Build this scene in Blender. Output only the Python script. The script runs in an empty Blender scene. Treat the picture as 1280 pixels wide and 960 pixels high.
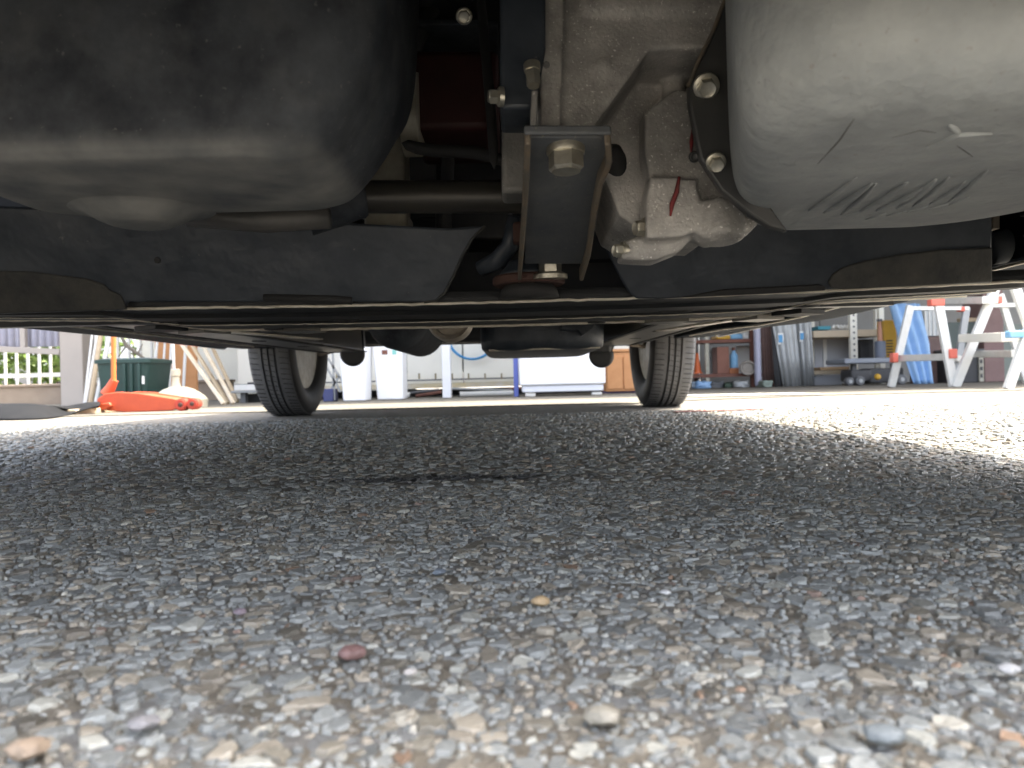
import bpy, bmesh, math, random
import numpy as np
from mathutils import Vector, Matrix
from mathutils.bvhtree import BVHTree

random.seed(7)
RNG = np.random.default_rng(11)
SC = bpy.context.scene
COL = SC.collection
R = math.radians

# ------------------------------------------------------------------ camera
FPX, ROLL, CAMZ = 960.0, math.atan(0.025), 0.10
CR, SR = math.cos(ROLL), math.sin(ROLL)
cam_data = bpy.data.cameras.new('camera')
cam_data.sensor_width = 36.0
cam_data.lens = 36.0 * FPX / 1280.0
cam_data.clip_start = 0.01
cam_data.clip_end = 500.0
cam_data.dof.use_dof = True
cam_data.dof.focus_distance = 0.72
cam_data.dof.aperture_fstop = 14.0
cam = bpy.data.objects.new('camera', cam_data)
COL.objects.link(cam)
rt, up, bk = Vector((CR, 0, -SR)), Vector((SR, 0, CR)), Vector((0, -1, 0))
m3 = Matrix((rt, up, bk)).transposed()
cam.matrix_world = Matrix.Translation((0, 0, CAMZ)) @ m3.to_4x4()
SC.camera = cam

# ------------------------------------------------------------------ light
SUN_EL, SUN_AZ = R(65), R(79)           # azimuth measured from +Y towards +X
world = bpy.data.worlds.new('World')
SC.world = world
world.use_nodes = True
wn = world.node_tree
bg = wn.nodes['Background']
sky = wn.nodes.new('ShaderNodeTexSky')
sky.sky_type = 'NISHITA'
sky.sun_disc = False
sky.sun_elevation = SUN_EL
sky.sun_rotation = SUN_AZ
sky.dust_density = 5.0
sky.air_density = 0.7
sky.ozone_density = 1.0
hs = wn.nodes.new('ShaderNodeHueSaturation')          # hazy summer sky: paler blue
hs.inputs['Saturation'].default_value = 0.55
wn.links.new(sky.outputs[0], hs.inputs['Color'])
wn.links.new(hs.outputs['Color'], bg.inputs[0])
bg.inputs[1].default_value = 0.15
sd = bpy.data.lights.new('sun', 'SUN')
sd.energy = 2.0
sd.angle = R(0.8)
sd.color = (1.0, 0.93, 0.80)
sun = bpy.data.objects.new('sun', sd)
COL.objects.link(sun)
tosun = Vector((math.sin(SUN_AZ) * math.cos(SUN_EL), math.cos(SUN_AZ) * math.cos(SUN_EL), math.sin(SUN_EL)))
sun.rotation_euler = tosun.to_track_quat('Z', 'Y').to_euler()
SC.view_settings.view_transform = 'Standard'
SC.view_settings.look = 'None'
SC.view_settings.exposure = 3.0
SC.view_settings.gamma = 1.0
SC.render.engine = 'CYCLES'
SC.cycles.max_bounces = 10
SC.cycles.diffuse_bounces = 7
SC.cycles.use_denoising = True

# ------------------------------------------------------------------ helpers: pixel of the photo (1280 wide) at a depth -> point
def ray(px, py):
    dx, dy = px - 640.0, 480.0 - py
    return Vector(((dx * CR + dy * SR) / FPX, 1.0, (-dx * SR + dy * CR) / FPX))
def P(px, py, Y):
    r = ray(px, py)
    return Vector((r.x * Y, Y, CAMZ + r.z * Y))
def G(px, py):
    r = ray(px, py)
    Y = -CAMZ / r.z
    return Vector((r.x * Y, Y, 0.0))
def on_plane(px, py, p0, n):
    r = ray(px, py)
    o = Vector((0, 0, CAMZ))
    t = (p0 - o).dot(n) / r.dot(n)
    return o + r * t

# ------------------------------------------------------------------ helpers: materials
def mat(name, col, rough=0.6, metal=0.0, col2=None, scale=8.0, sharp=0.25, bump=None, spec=0.5, detail=5.0,
        speck=None, alpha=None, coat=0.0):
    m = bpy.data.materials.new(name)
    m.use_nodes = True
    nt = m.node_tree
    b = nt.nodes['Principled BSDF']
    b.inputs['Roughness'].default_value = rough
    b.inputs['Metallic'].default_value = metal
    b.inputs['Specular IOR Level'].default_value = spec
    b.inputs['Base Color'].default_value = (*col, 1)
    if coat:
        b.inputs['Coat Weight'].default_value = coat
    tc = nt.nodes.new('ShaderNodeTexCoord')
    out = None
    if col2:
        n = nt.nodes.new('ShaderNodeTexNoise')
        n.inputs['Scale'].default_value = scale
        n.inputs['Detail'].default_value = detail
        n.inputs['Roughness'].default_value = 0.62
        nt.links.new(tc.outputs['Object'], n.inputs['Vector'])
        rmp = nt.nodes.new('ShaderNodeValToRGB')
        rmp.color_ramp.elements[0].position = 0.5 - sharp
        rmp.color_ramp.elements[1].position = 0.5 + sharp
        rmp.color_ramp.elements[0].color = (*col, 1)
        rmp.color_ramp.elements[1].color = (*col2, 1)
        nt.links.new(n.outputs['Fac'], rmp.inputs['Fac'])
        out = rmp.outputs['Color']
        if rough > 0.15:
            mr = nt.nodes.new('ShaderNodeMapRange')
            mr.inputs['To Min'].default_value = max(rough - 0.12, 0.05)
            mr.inputs['To Max'].default_value = min(rough + 0.15, 1)
            nt.links.new(n.outputs['Fac'], mr.inputs['Value'])
            nt.links.new(mr.outputs['Result'], b.inputs['Roughness'])
    if speck:                                   # (scale, colour, threshold): small flecks
        n2 = nt.nodes.new('ShaderNodeTexNoise')
        n2.inputs['Scale'].default_value = speck[0]
        n2.inputs['Detail'].default_value = 2.0
        nt.links.new(tc.outputs['Object'], n2.inputs['Vector'])
        r2 = nt.nodes.new('ShaderNodeMapRange')
        r2.inputs['From Min'].default_value = speck[2]
        r2.inputs['From Max'].default_value = speck[2] + 0.1
        nt.links.new(n2.outputs['Fac'], r2.inputs['Value'])
        mx = nt.nodes.new('ShaderNodeMix')
        mx.data_type = 'RGBA'
        nt.links.new(r2.outputs['Result'], mx.inputs['Factor'])
        if out is not None:
            nt.links.new(out, mx.inputs['A'])
        else:
            mx.inputs['A'].default_value = (*col, 1)
        mx.inputs['B'].default_value = (*speck[1], 1)
        out = mx.outputs['Result']
    if out is not None:
        nt.links.new(out, b.inputs['Base Color'])
    if bump:
        n3 = nt.nodes.new('ShaderNodeTexNoise')
        n3.inputs['Scale'].default_value = bump[0]
        n3.inputs['Detail'].default_value = 4.0
        nt.links.new(tc.outputs['Object'], n3.inputs['Vector'])
        bp = nt.nodes.new('ShaderNodeBump')
        bp.inputs['Strength'].default_value = bump[1]
        bp.inputs['Distance'].default_value = bump[2] if len(bump) > 2 else 0.002
        nt.links.new(n3.outputs['Fac'], bp.inputs['Height'])
        nt.links.new(bp.outputs['Normal'], b.inputs['Normal'])
    if alpha is not None:
        b.inputs['Alpha'].default_value = alpha
    return m

# ------------------------------------------------------------------ helpers: meshes
class MB:
    def __init__(self):
        self.bm = bmesh.new()
    def loft(self, rings, cap0=True, cap1=True, closed=True):
        bm = self.bm
        vr = [[bm.verts.new(p) for p in ring] for ring in rings]
        n = len(rings[0])
        for a, b in zip(vr[:-1], vr[1:]):
            for i in range(n if closed else n - 1):
                j = (i + 1) % n
                bm.faces.new((a[i], a[j], b[j], b[i]))
        if cap0 and closed: bm.faces.new(vr[0][::-1])
        if cap1 and closed: bm.faces.new(vr[-1])
        return self
    def prism(self, pts, vec):
        vec = Vector(vec)
        pts = [Vector(p) for p in pts]
        return self.loft([pts, [p + vec for p in pts]])
    def box(self, c, s, rz=0.0, rx=0.0, ry=0.0):
        M = Matrix.Translation(c) @ Matrix.Rotation(rz, 4, 'Z') @ Matrix.Rotation(ry, 4, 'Y') @ Matrix.Rotation(rx, 4, 'X')
        x, y, z = s[0] / 2, s[1] / 2, s[2] / 2
        lo = [M @ Vector(p) for p in ((-x, -y, -z), (x, -y, -z), (x, y, -z), (-x, y, -z))]
        hi = [M @ Vector(p) for p in ((-x, -y, z), (x, -y, z), (x, y, z), (-x, y, z))]
        return self.loft([lo, hi])
    def bar(self, p, q, w, d, side=None):        # rectangular bar between two points
        p, q = Vector(p), Vector(q)
        ax = (q - p).normalized()
        sd_ = Vector(side) if side is not None else Vector((1, 0, 0))
        if abs(ax.dot(sd_.normalized())) > 0.95: sd_ = Vector((0, 1, 0))
        u = (sd_ - ax * sd_.dot(ax)).normalized()
        v = ax.cross(u)
        off = [u * (w / 2) + v * (d / 2), u * (-w / 2) + v * (d / 2), u * (-w / 2) - v * (d / 2), u * (w / 2) - v * (d / 2)]
        return self.loft([[p + o for o in off], [q + o for o in off]])
    def rings(self, path, radii, n=16, phase=0.0):
        path = [Vector(p) for p in path]
        out = []
        prev = None
        for i, p in enumerate(path):
            a = path[max(i - 1, 0)]
            b = path[min(i + 1, len(path) - 1)]
            t = (b - a).normalized() if (b - a).length > 1e-9 else Vector((0, 0, 1))
            if prev is None:
                u = t.orthogonal().normalized()
            else:
                u = (prev - t * prev.dot(t)).normalized()
            prev = u
            v = t.cross(u)
            out.append([p + (u * math.cos(phase + 2 * math.pi * k / n) + v * math.sin(phase + 2 * math.pi * k / n)) * radii[i] for k in range(n)])
        return out
    def tube(self, path, r, n=12, phase=0.0, caps=True):
        rr = r if isinstance(r, (list, tuple)) else [r] * len(path)
        return self.loft(self.rings(path, rr, n, phase), caps, caps)
    def cyl(self, p, q, r0, r1=None, n=24, phase=0.0):
        return self.tube([p, q], [r0, r0 if r1 is None else r1], n, phase)
    def axis(self, base, ax, prof, n=24, phase=0.0):   # prof: list of (distance along axis, radius)
        base, ax = Vector(base), Vector(ax).normalized()
        u = ax.orthogonal().normalized()
        v = ax.cross(u)
        rg = [[base + ax * d + (u * math.cos(phase + 2 * math.pi * k / n) + v * math.sin(phase + 2 * math.pi * k / n)) * r for k in range(n)] for d, r in prof]
        return self.loft(rg)
    def bolt(self, base, ax, r, h, flange=1.35, phase=0.3, washer=True):
        if washer:
            self.axis(base, ax, [(-0.002, r * flange), (h * 0.12, r * flange), (h * 0.24, r * 1.06)], 28)
        self.axis(base, ax, [(h * 0.1, r), (h * 0.88, r), (h, r * 0.84)], 6, phase)
        self.axis(base, ax, [(h * 0.9, r * 0.8), (h * 1.0 + 0.0004, r * 0.8), (h * 1.0 + 0.0001, r * 0.55)], 24)
        return self
    def build(self, name, m, parent=None, origin=None, smooth=None, bevel=None, seg=2, solid=None, sub=None, remesh=None, keep=False):
        bm = self.bm
        bmesh.ops.recalc_face_normals(bm, faces=bm.faces)
        org = wloc(parent) if origin is None else Vector(origin)
        bmesh.ops.translate(bm, verts=bm.verts, vec=-org)
        me = bpy.data.meshes.new(name)
        bm.to_mesh(me)
        bm.free()
        o = bpy.data.objects.new(name, me)
        COL.objects.link(o)
        me.materials.append(m)
        o.parent = parent
        o.location = org - wloc(parent)
        if remesh:
            r_ = o.modifiers.new('remesh', 'REMESH'); r_.mode = 'VOXEL'; r_.voxel_size = remesh; r_.use_smooth_shade = True
            s_ = o.modifiers.new('smooth', 'SMOOTH'); s_.factor = 0.5; s_.iterations = 3
        if solid:
            s_ = o.modifiers.new('solid', 'SOLIDIFY'); s_.thickness = solid; s_.offset = 0
        if bevel:
            b_ = o.modifiers.new('bevel', 'BEVEL'); b_.width = bevel; b_.segments = seg; b_.limit_method = 'ANGLE'; b_.angle_limit = R(32)
            b_.harden_normals = False
        if sub:
            s_ = o.modifiers.new('sub', 'SUBSURF'); s_.levels = sub; s_.render_levels = sub
        if smooth is None:
            smooth = 35
        if smooth:
            for p in me.polygons: p.use_smooth = True
            if smooth < 180 and not remesh:
                try:
                    me.set_sharp_from_angle(angle=R(smooth if not bevel else 80))
                except Exception:
                    pass
        return o

def wloc(o):
    v = Vector((0, 0, 0))
    while o is not None:
        v = v + o.location
        o = o.parent
    return v
def tag(o, label=None, cat=None, group=None, kind=None):
    if label: o['label'] = label
    if cat: o['category'] = cat
    if group: o['group'] = group
    if kind: o['kind'] = kind
    return o
def thing(name, label, cat, loc=(0, 0, 0), group=None):
    o = bpy.data.objects.new(name, None)
    o.empty_display_size = 0.05
    COL.objects.link(o)
    o.location = loc
    return tag(o, label, cat, group)
def copy_tree(o, parent=None):
    c = o.copy()
    COL.objects.link(c)
    c.parent = parent
    for ch in list(o.children):
        copy_tree(ch, c)
    return c
def rrect(x0, x1, y0, y1, z, r, n=10):
    pts = []
    r = min(r, (x1 - x0) / 2 * 0.999, (y1 - y0) / 2 * 0.999)
    for cx, cy, a0 in ((x1 - r, y1 - r, 0), (x0 + r, y1 - r, 90), (x0 + r, y0 + r, 180), (x1 - r, y0 + r, 270)):
        for k in range(n):
            a = R(a0 + 90 * k / (n - 1))
            pts.append(Vector((cx + r * math.cos(a), cy + r * math.sin(a), z)))
    return pts
def spline_rows(rows, k=5):                      # Catmull-Rom through parameter rows
    rows = [np.array(r, float) for r in rows]
    out = []
    for i in range(len(rows) - 1):
        p0, p1, p2, p3 = rows[max(i - 1, 0)], rows[i], rows[i + 1], rows[min(i + 2, len(rows) - 1)]
        for j in range(k):
            t = j / k
            out.append(0.5 * ((2 * p1) + (-p0 + p2) * t + (2 * p0 - 5 * p1 + 4 * p2 - p3) * t * t + (-p0 + 3 * p1 - 3 * p2 + p3) * t ** 3))
    out.append(rows[-1])
    return out

# ------------------------------------------------------------------ materials
ALU = mat('cast_aluminium', (0.15, 0.145, 0.135), 0.5, 0.15, (0.52, 0.50, 0.47), 19, 0.18, (420, 0.6, 0.0012), speck=(520, (0.75, 0.73, 0.69), 0.64))
ALU_D = mat('dull_aluminium', (0.16, 0.158, 0.152), 0.6, 0.15, (0.29, 0.28, 0.26), 30, 0.22, (380, 0.5, 0.0012), speck=(520, (0.45, 0.43, 0.4), 0.66))
PANB = mat('sump_black', (0.007, 0.010, 0.016), 0.72, 0.0, (0.056, 0.064, 0.074), 21, 0.17, (38, 0.5, 0.003), speck=(240, (0.09, 0.09, 0.09), 0.68))
PANS = mat('scuffed_lit_sump', (0.11, 0.118, 0.122), 0.75, 0.0, (0.25, 0.25, 0.235), 26, 0.2, (45, 0.5, 0.003), speck=(200, (0.26, 0.26, 0.25), 0.68))
PANG = mat('sump_grey', (0.17, 0.187, 0.197), 0.72, 0.0, (0.40, 0.42, 0.415), 13, 0.3, (85, 0.7, 0.0028), speck=(260, (0.25, 0.25, 0.245), 0.66))
BLK = mat('black_steel', (0.02, 0.022, 0.026), 0.42, 0.0, (0.05, 0.05, 0.048), 14, 0.25, (70, 0.15, 0.001))
SHEET = mat('dark_sheet', (0.015, 0.022, 0.032), 0.45, 0.0, (0.062, 0.071, 0.084), 11, 0.2, (14, 0.5, 0.012), speck=(160, (0.14, 0.14, 0.13), 0.73))
DUST = mat('dusty_underseal', (0.066, 0.064, 0.056), 0.8, 0.0, (0.034, 0.036, 0.037), 40, 0.2, (160, 0.5, 0.002))
UNDER = mat('underbody_paint', (0.014, 0.017, 0.021), 0.55, 0.0, (0.036, 0.036, 0.035), 9, 0.25, (50, 0.3, 0.002), spec=0.25)
RAILM = mat('side_rail_paint', (0.07, 0.068, 0.062), 0.32, 0.0, (0.14, 0.13, 0.105), 9, 0.3, (60, 0.12, 0.002))
EDGE = mat('lit_edge', (0.85, 0.80, 0.69), 0.35, 0.1, (0.42, 0.37, 0.29), 22, 0.22)  # pale colour imitates light caught along the sheet edges
RUSTEDGE = mat('rusty_steel', (0.12, 0.115, 0.10), 0.6, 0.2, (0.22, 0.165, 0.11), 60, 0.25, (200, 0.4, 0.001))
RUST = mat('rust', (0.075, 0.036, 0.027), 0.8, 0.0, (0.06, 0.03, 0.024), 70, 0.3, (200, 0.5, 0.001))
ZINC = mat('zinc_plate', (0.62, 0.6, 0.52), 0.34, 0.85, (0.42, 0.39, 0.31), 90, 0.25, (300, 0.15, 0.0005))
RUBBER = mat('rubber', (0.017, 0.017, 0.018), 0.75, 0.0, (0.032, 0.032, 0.032), 20, 0.3, (120, 0.2, 0.001))
REDBOX = mat('dark_red_plastic', (0.05, 0.009, 0.008), 0.6, 0.0, (0.028, 0.008, 0.007), 30, 0.3)
PALE = mat('pale_metal', (0.42, 0.40, 0.33), 0.5, 0.3, (0.25, 0.23, 0.18), 40, 0.25, (120, 0.3, 0.001))
REDMARK = mat('red_paint_mark', (0.24, 0.018, 0.02), 0.7, 0, (.1, .03, .03), 120, .2)
SILL = mat('sill_paint', (0.006, 0.010, 0.016), 0.8, 0.0, (0.012, 0.016, 0.022), 8, 0.3, spec=0.08)
BODY = mat('car_paint', (0.03, 0.04, 0.055), 0.3, 0.2, (0.035, 0.045, 0.06), 4, 0.3, coat=0.6)
GLASS = mat('car_glass', (0.012, 0.014, 0.016), 0.05, 0.0)
RIM = mat('rim_steel', (0.36, 0.34, 0.28), 0.45, 0.5, (0.2, 0.18, 0.14), 24, 0.25)
PIPE = mat('exhaust_steel', (0.62, 0.58, 0.5), 0.45, 0.4, (0.36, 0.3, 0.23), 36, 0.25, (100, 0.3, 0.001))

BLACKP_ = mat('shade_plate_plastic', (0.02, 0.02, 0.021), 0.6)
# ------------------------------------------------------------------ ground
def ground_material(name, stones):
    m = bpy.data.materials.new(name)
    m.use_nodes = True
    nt = m.node_tree
    L = nt.links.new
    b = nt.nodes['Principled BSDF']
    tc = nt.nodes.new('ShaderNodeTexCoord')
    geo = nt.nodes.new('ShaderNodeNewGeometry')
    if stones:
        at = nt.nodes.new('ShaderNodeAttribute'); at.attribute_name = 'stone_colour'
        n = nt.nodes.new('ShaderNodeTexNoise'); n.inputs['Scale'].default_value = 420; n.inputs['Detail'].default_value = 6
        L(geo.outputs['Position'], n.inputs['Vector'])
        mr = nt.nodes.new('ShaderNodeMapRange'); mr.inputs['To Min'].default_value = 0.72; mr.inputs['To Max'].default_value = 1.3
        L(n.outputs['Fac'], mr.inputs['Value'])
        mul = nt.nodes.new('ShaderNodeVectorMath'); mul.operation = 'SCALE'
        L(at.outputs['Color'], mul.inputs[0]); L(mr.outputs['Result'], mul.inputs['Scale'])
        col = mul.outputs['Vector']
        bumpsrc = n.outputs['Fac']; bstr = 0.6; bdist = 0.0016
        rough = 0.5
    else:
        vor = nt.nodes.new('ShaderNodeTexVoronoi'); vor.inputs['Scale'].default_value = 95
        L(geo.outputs['Position'], vor.inputs['Vector'])
        sep = nt.nodes.new('ShaderNodeSeparateColor'); L(vor.outputs['Color'], sep.inputs['Color'])
        rp = nt.nodes.new('ShaderNodeValToRGB')
        e = rp.color_ramp.elements
        e[0].position = 0.0; e[0].color = (0.17, 0.142, 0.10, 1)
        e[1].position = 1.0; e[1].color = (0.26, 0.258, 0.24, 1)
        x = e.new(0.45); x.color = (0.19, 0.168, 0.13, 1)
        x = e.new(0.8); x.color = (0.192, 0.182, 0.162, 1)
        L(sep.outputs['Red'], rp.inputs['Fac'])
        n = nt.nodes.new('ShaderNodeTexNoise'); n.inputs['Scale'].default_value = 480; n.inputs['Detail'].default_value = 5
        L(geo.outputs['Position'], n.inputs['Vector'])
        mr = nt.nodes.new('ShaderNodeMapRange'); mr.inputs['To Min'].default_value = 0.55; mr.inputs['To Max'].default_value = 1.45
        L(n.outputs['Fac'], mr.inputs['Value'])
        mul = nt.nodes.new('ShaderNodeVectorMath'); mul.operation = 'SCALE'
        L(rp.outputs['Color'], mul.inputs[0]); L(mr.outputs['Result'], mul.inputs['Scale'])
        n2 = nt.nodes.new('ShaderNodeTexNoise'); n2.inputs['Scale'].default_value = 1.3; n2.inputs['Detail'].default_value = 6
        L(geo.outputs['Position'], n2.inputs['Vector'])
        mr2 = nt.nodes.new('ShaderNodeMapRange'); mr2.inputs['To Min'].default_value = 0.75; mr2.inputs['To Max'].default_value = 1.25
        L(n2.outputs['Fac'], mr2.inputs['Value'])
        mul2 = nt.nodes.new('ShaderNodeVectorMath'); mul2.operation = 'SCALE'
        L(mul.outputs['Vector'], mul2.inputs[0]); L(mr2.outputs['Result'], mul2.inputs['Scale'])
        col = mul2.outputs['Vector']
        add = nt.nodes.new('ShaderNodeMath'); add.operation = 'MULTIPLY_ADD'
        L(vor.outputs['Distance'], add.inputs[0]); add.inputs[1].default_value = -1.0
        L(n.outputs['Fac'], add.inputs[2])
        bumpsrc = add.outputs['Value']; bstr = 0.9; bdist = 0.004
        rough = 0.75
    # dark oil stain, a smear on the asphalt under the gearbox
    mp = nt.nodes.new('ShaderNodeMapping'); mp.vector_type = 'POINT'
    mp.inputs['Location'].default_value = (0.08 / 0.17, -0.825 / 0.036, 0)
    mp.inputs['Scale'].default_value = (1 / 0.17, 1 / 0.036, 0)
    L(geo.outputs['Position'], mp.inputs['Vector'])
    ln = nt.nodes.new('ShaderNodeVectorMath'); ln.operation = 'LENGTH'; L(mp.outputs['Vector'], ln.inputs[0])
    nz = nt.nodes.new('ShaderNodeTexNoise'); nz.inputs['Scale'].default_value = 34; nz.inputs['Detail'].default_value = 5
    L(geo.outputs['Position'], nz.inputs['Vector'])
    ad = nt.nodes.new('ShaderNodeMath'); ad.operation = 'MULTIPLY_ADD'; ad.inputs[1].default_value = 2.2
    L(nz.outputs['Fac'], ad.inputs[0]); L(ln.outputs['Value'], ad.inputs[2])
    ms = nt.nodes.new('ShaderNodeMapRange'); ms.inputs['From Min'].default_value = 1.6; ms.inputs['From Max'].default_value = 2.05
    ms.inputs['To Min'].default_value = 0.06; ms.inputs['To Max'].default_value = 1.0
    L(ad.outputs['Value'], ms.inputs['Value'])
    sc = nt.nodes.new('ShaderNodeVectorMath'); sc.operation = 'SCALE'
    L(col, sc.inputs[0]); L(ms.outputs['Result'], sc.inputs['Scale'])
    L(sc.outputs['Vector'], b.inputs['Base Color'])
    rr = nt.nodes.new('ShaderNodeMapRange'); rr.inputs['From Min'].default_value = 0.12
    rr.inputs['To Min'].default_value = 0.32; rr.inputs['To Max'].default_value = rough
    L(ms.outputs['Result'], rr.inputs['Value']); L(rr.outputs['Result'], b.inputs['Roughness'])
    b.inputs['Specular IOR Level'].default_value = 0.55
    bp = nt.nodes.new('ShaderNodeBump'); bp.inputs['Strength'].default_value = bstr; bp.inputs['Distance'].default_value = bdist
    L(bumpsrc, bp.inputs['Height']); L(bp.outputs['Normal'], b.inputs['Normal'])
    return m

mb = MB()
mb.loft([[(-90, -90, 0), (90, -90, 0)], [(-90, 140, 0), (90, 140, 0)]], closed=False)
g = mb.build('ground', ground_material('asphalt', False), smooth=0)
tag(g, 'worn grey asphalt with exposed stone chips', kind='structure')

CONC = mat('concrete', (0.145, 0.13, 0.097), 0.85, 0.0, (0.1, 0.09, 0.07), 2.2, 0.25, (120, 0.4, 0.003), speck=(70, (0.14, 0.13, 0.11), 0.62), detail=9)
mb = MB()
pts = [(-9, 3.55), (-1.4, 3.5), (-0.9, 3.36), (-0.1, 3.42), (0.6, 3.34), (0.9, 3.62), (1.6, 3.9), (9, 4.1)]
mb.loft([[(x, y, 0.004) for x, y in pts], [(x, 14, 0.004) for x, y in pts]], closed=False)
tag(mb.build('concrete_apron', CONC, smooth=0), 'pale dusty concrete floor in front of the workshop', kind='structure')

def stones(y0, y1, cell, ndir, profile, seed, hrange, drop):
    rng = np.random.default_rng(seed)
    half = 0.32 + 0.78 * y1
    nx, ny = int(2 * half / cell) + 6, int((y1 - y0) / (cell * 0.9)) + 6
    ii, jj = np.meshgrid(np.arange(nx), np.arange(ny), indexing='ij')
    px = -half + (ii + 0.5 * (jj % 2)) * cell + rng.uniform(-0.45, 0.45, ii.shape) * cell
    py = y0 - 2 * cell + jj * cell * 0.9 + rng.uniform(-0.45, 0.45, ii.shape) * cell
    I, J = ii[3:-3, 3:-3].ravel(), jj[3:-3, 3:-3].ravel()
    cx, cy = px[I, J], py[I, J]
    keep = (np.abs(cx) < 0.30 + 0.76 * cy) & (rng.random(len(cx)) > drop)
    I, J, cx, cy = I[keep], J[keep], cx[keep], cy[keep]
    N = len(cx)
    th0 = rng.uniform(0, 2 * np.pi, N)
    th = th0[:, None] + np.arange(ndir)[None] * 2 * np.pi / ndir + rng.uniform(-0.22, 0.22, (N, ndir))
    ux, uy = np.cos(th), np.sin(th)
    rad = np.full((N, ndir), cell * 0.95)
    for di in range(-3, 4):
        for dj in range(-3, 4):
            if di == 0 and dj == 0: continue
            dx, dy = px[I + di, J + dj] - cx, py[I + di, J + dj] - cy
            d2 = (dx * dx + dy * dy)[:, None]
            dot = ux * dx[:, None] + uy * dy[:, None]
            r = np.where(dot > 1e-9, 0.5 * d2 / np.maximum(dot, 1e-9), 1e9)
            rad = np.minimum(rad, r)
    rad *= (np.clip(rng.normal(0.87, 0.14, N), 0.4, 1.02)[:, None]) * rng.uniform(0.8, 1.06, (N, ndir))
    h = rng.uniform(*hrange, N)
    tx, ty = rng.normal(0, 0.085, N), rng.normal(0, 0.085, N)
    V = []
    for s, k in profile:
        rr = rad * s
        ox, oy = rr * ux, rr * uy
        z = (h * k)[:, None] + (tx[:, None] * ox + ty[:, None] * oy) * (1 if k > 0 else 0) + rng.normal(0, 0.00022, (N, ndir)) * (1 if k > 0 else 0)
        V.append(np.stack([cx[:, None] + ox, cy[:, None] + oy, z], -1))
    top = np.stack([cx, cy, h + rng.normal(0, 0.0002, N)], -1)[:, None]
    nr = len(profile)
    per = nr * ndir + 1
    verts = np.concatenate(V + [top], 1).reshape(-1, 3)
    f = []
    for a in range(nr - 1):
        for k in range(ndir):
            k2 = (k + 1) % ndir
            f.append((a * ndir + k, a * ndir + k2, (a + 1) * ndir + k2, (a + 1) * ndir + k))
    quads = np.array(f, dtype=np.int64).reshape(-1, 4)
    tris = np.array([((nr - 1) * ndir + k, (nr - 1) * ndir + (k + 1) % ndir, nr * ndir) for k in range(ndir)], dtype=np.int64)
    base = (np.arange(N) * per)[:, None, None]
    loops = np.concatenate([(quads[None] + base).reshape(N, -1), (tris[None] + base).reshape(N, -1)], 1).ravel()
    sizes = np.tile(np.concatenate([np.full(len(quads), 4), np.full(len(tris), 3)]), N)
    # colours: mostly blue-grey chips, some brown, cream, a few white, pink and ochre
    u = rng.random(N)
    v = rng.uniform(0.55, 1.35, N)[:, None]
    base_c = np.tile(np.array([0.245, 0.248, 0.226]), (N, 1))
    base_c[u < 0.30] = (0.28, 0.243, 0.185)
    base_c[u < 0.13] = (0.18, 0.16, 0.122)
    base_c[u > 0.88] = (0.33, 0.32, 0.27)
    base_c[u > 0.975] = (0.40, 0.37, 0.30)
    base_c[u > 0.994] = (0.30, 0.20, 0.13)
    base_c[u > 0.9985] = (0.24, 0.17, 0.13)
    colr = base_c * v
    colv = np.repeat(np.concatenate([colr, np.ones((N, 1))], 1), per, axis=0)
    # foot ring carries the binder dirt
    return verts, loops, sizes, colv

def np_mesh(name, parts, material, smooth):
    vs, ls, ss, cs, off = [], [], [], [], 0
    for v, l, s, c in parts:
        vs.append(v); ls.append(l + off); ss.append(s); cs.append(c)
        off += len(v)
    v, l, s, c = np.concatenate(vs), np.concatenate(ls), np.concatenate(ss), np.concatenate(cs)
    me = bpy.data.meshes.new(name)
    me.vertices.add(len(v)); me.vertices.foreach_set('co', v.astype(np.float32).ravel())
    me.loops.add(len(l)); me.loops.foreach_set('vertex_index', l.astype(np.int32))
    me.polygons.add(len(s))
    me.polygons.foreach_set('loop_start', np.concatenate([[0], np.cumsum(s)[:-1]]).astype(np.int32))
    a = me.attributes.new('stone_colour', 'FLOAT_COLOR', 'POINT')
    a.data.foreach_set('color', c.astype(np.float32).ravel())
    me.update(calc_edges=True)
    me.polygons.foreach_set('use_smooth', np.full(len(s), smooth))
    o = bpy.data.objects.new(name, me)
    COL.objects.link(o)
    me.materials.append(material)
    return o
STONEM = ground_material('stone_chips', True)
near = stones(0.13, 1.05, 0.0100, 8, [(1.0, -0.3), (0.95, 0.55), (0.84, 0.96)], 3, (0.0000, 0.0021), 0.25)
mid = stones(1.05, 2.5, 0.0135, 7, [(1.0, -0.3), (0.78, 0.85)], 5, (0.0005, 0.0036), 0.2)
fines = stones(0.13, 0.75, 0.0043, 6, [(1.0, -0.3), (0.7, 0.8)], 8, (0.0003, 0.0016), 0.25)
tag(np_mesh('asphalt_stones', [near, mid], STONEM, False), 'grey stone chips packed into the asphalt surface', kind='stuff')
tag(np_mesh('asphalt_grit', [fines], STONEM, False), 'fine brown and grey grit between the stone chips', kind='stuff')

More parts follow.
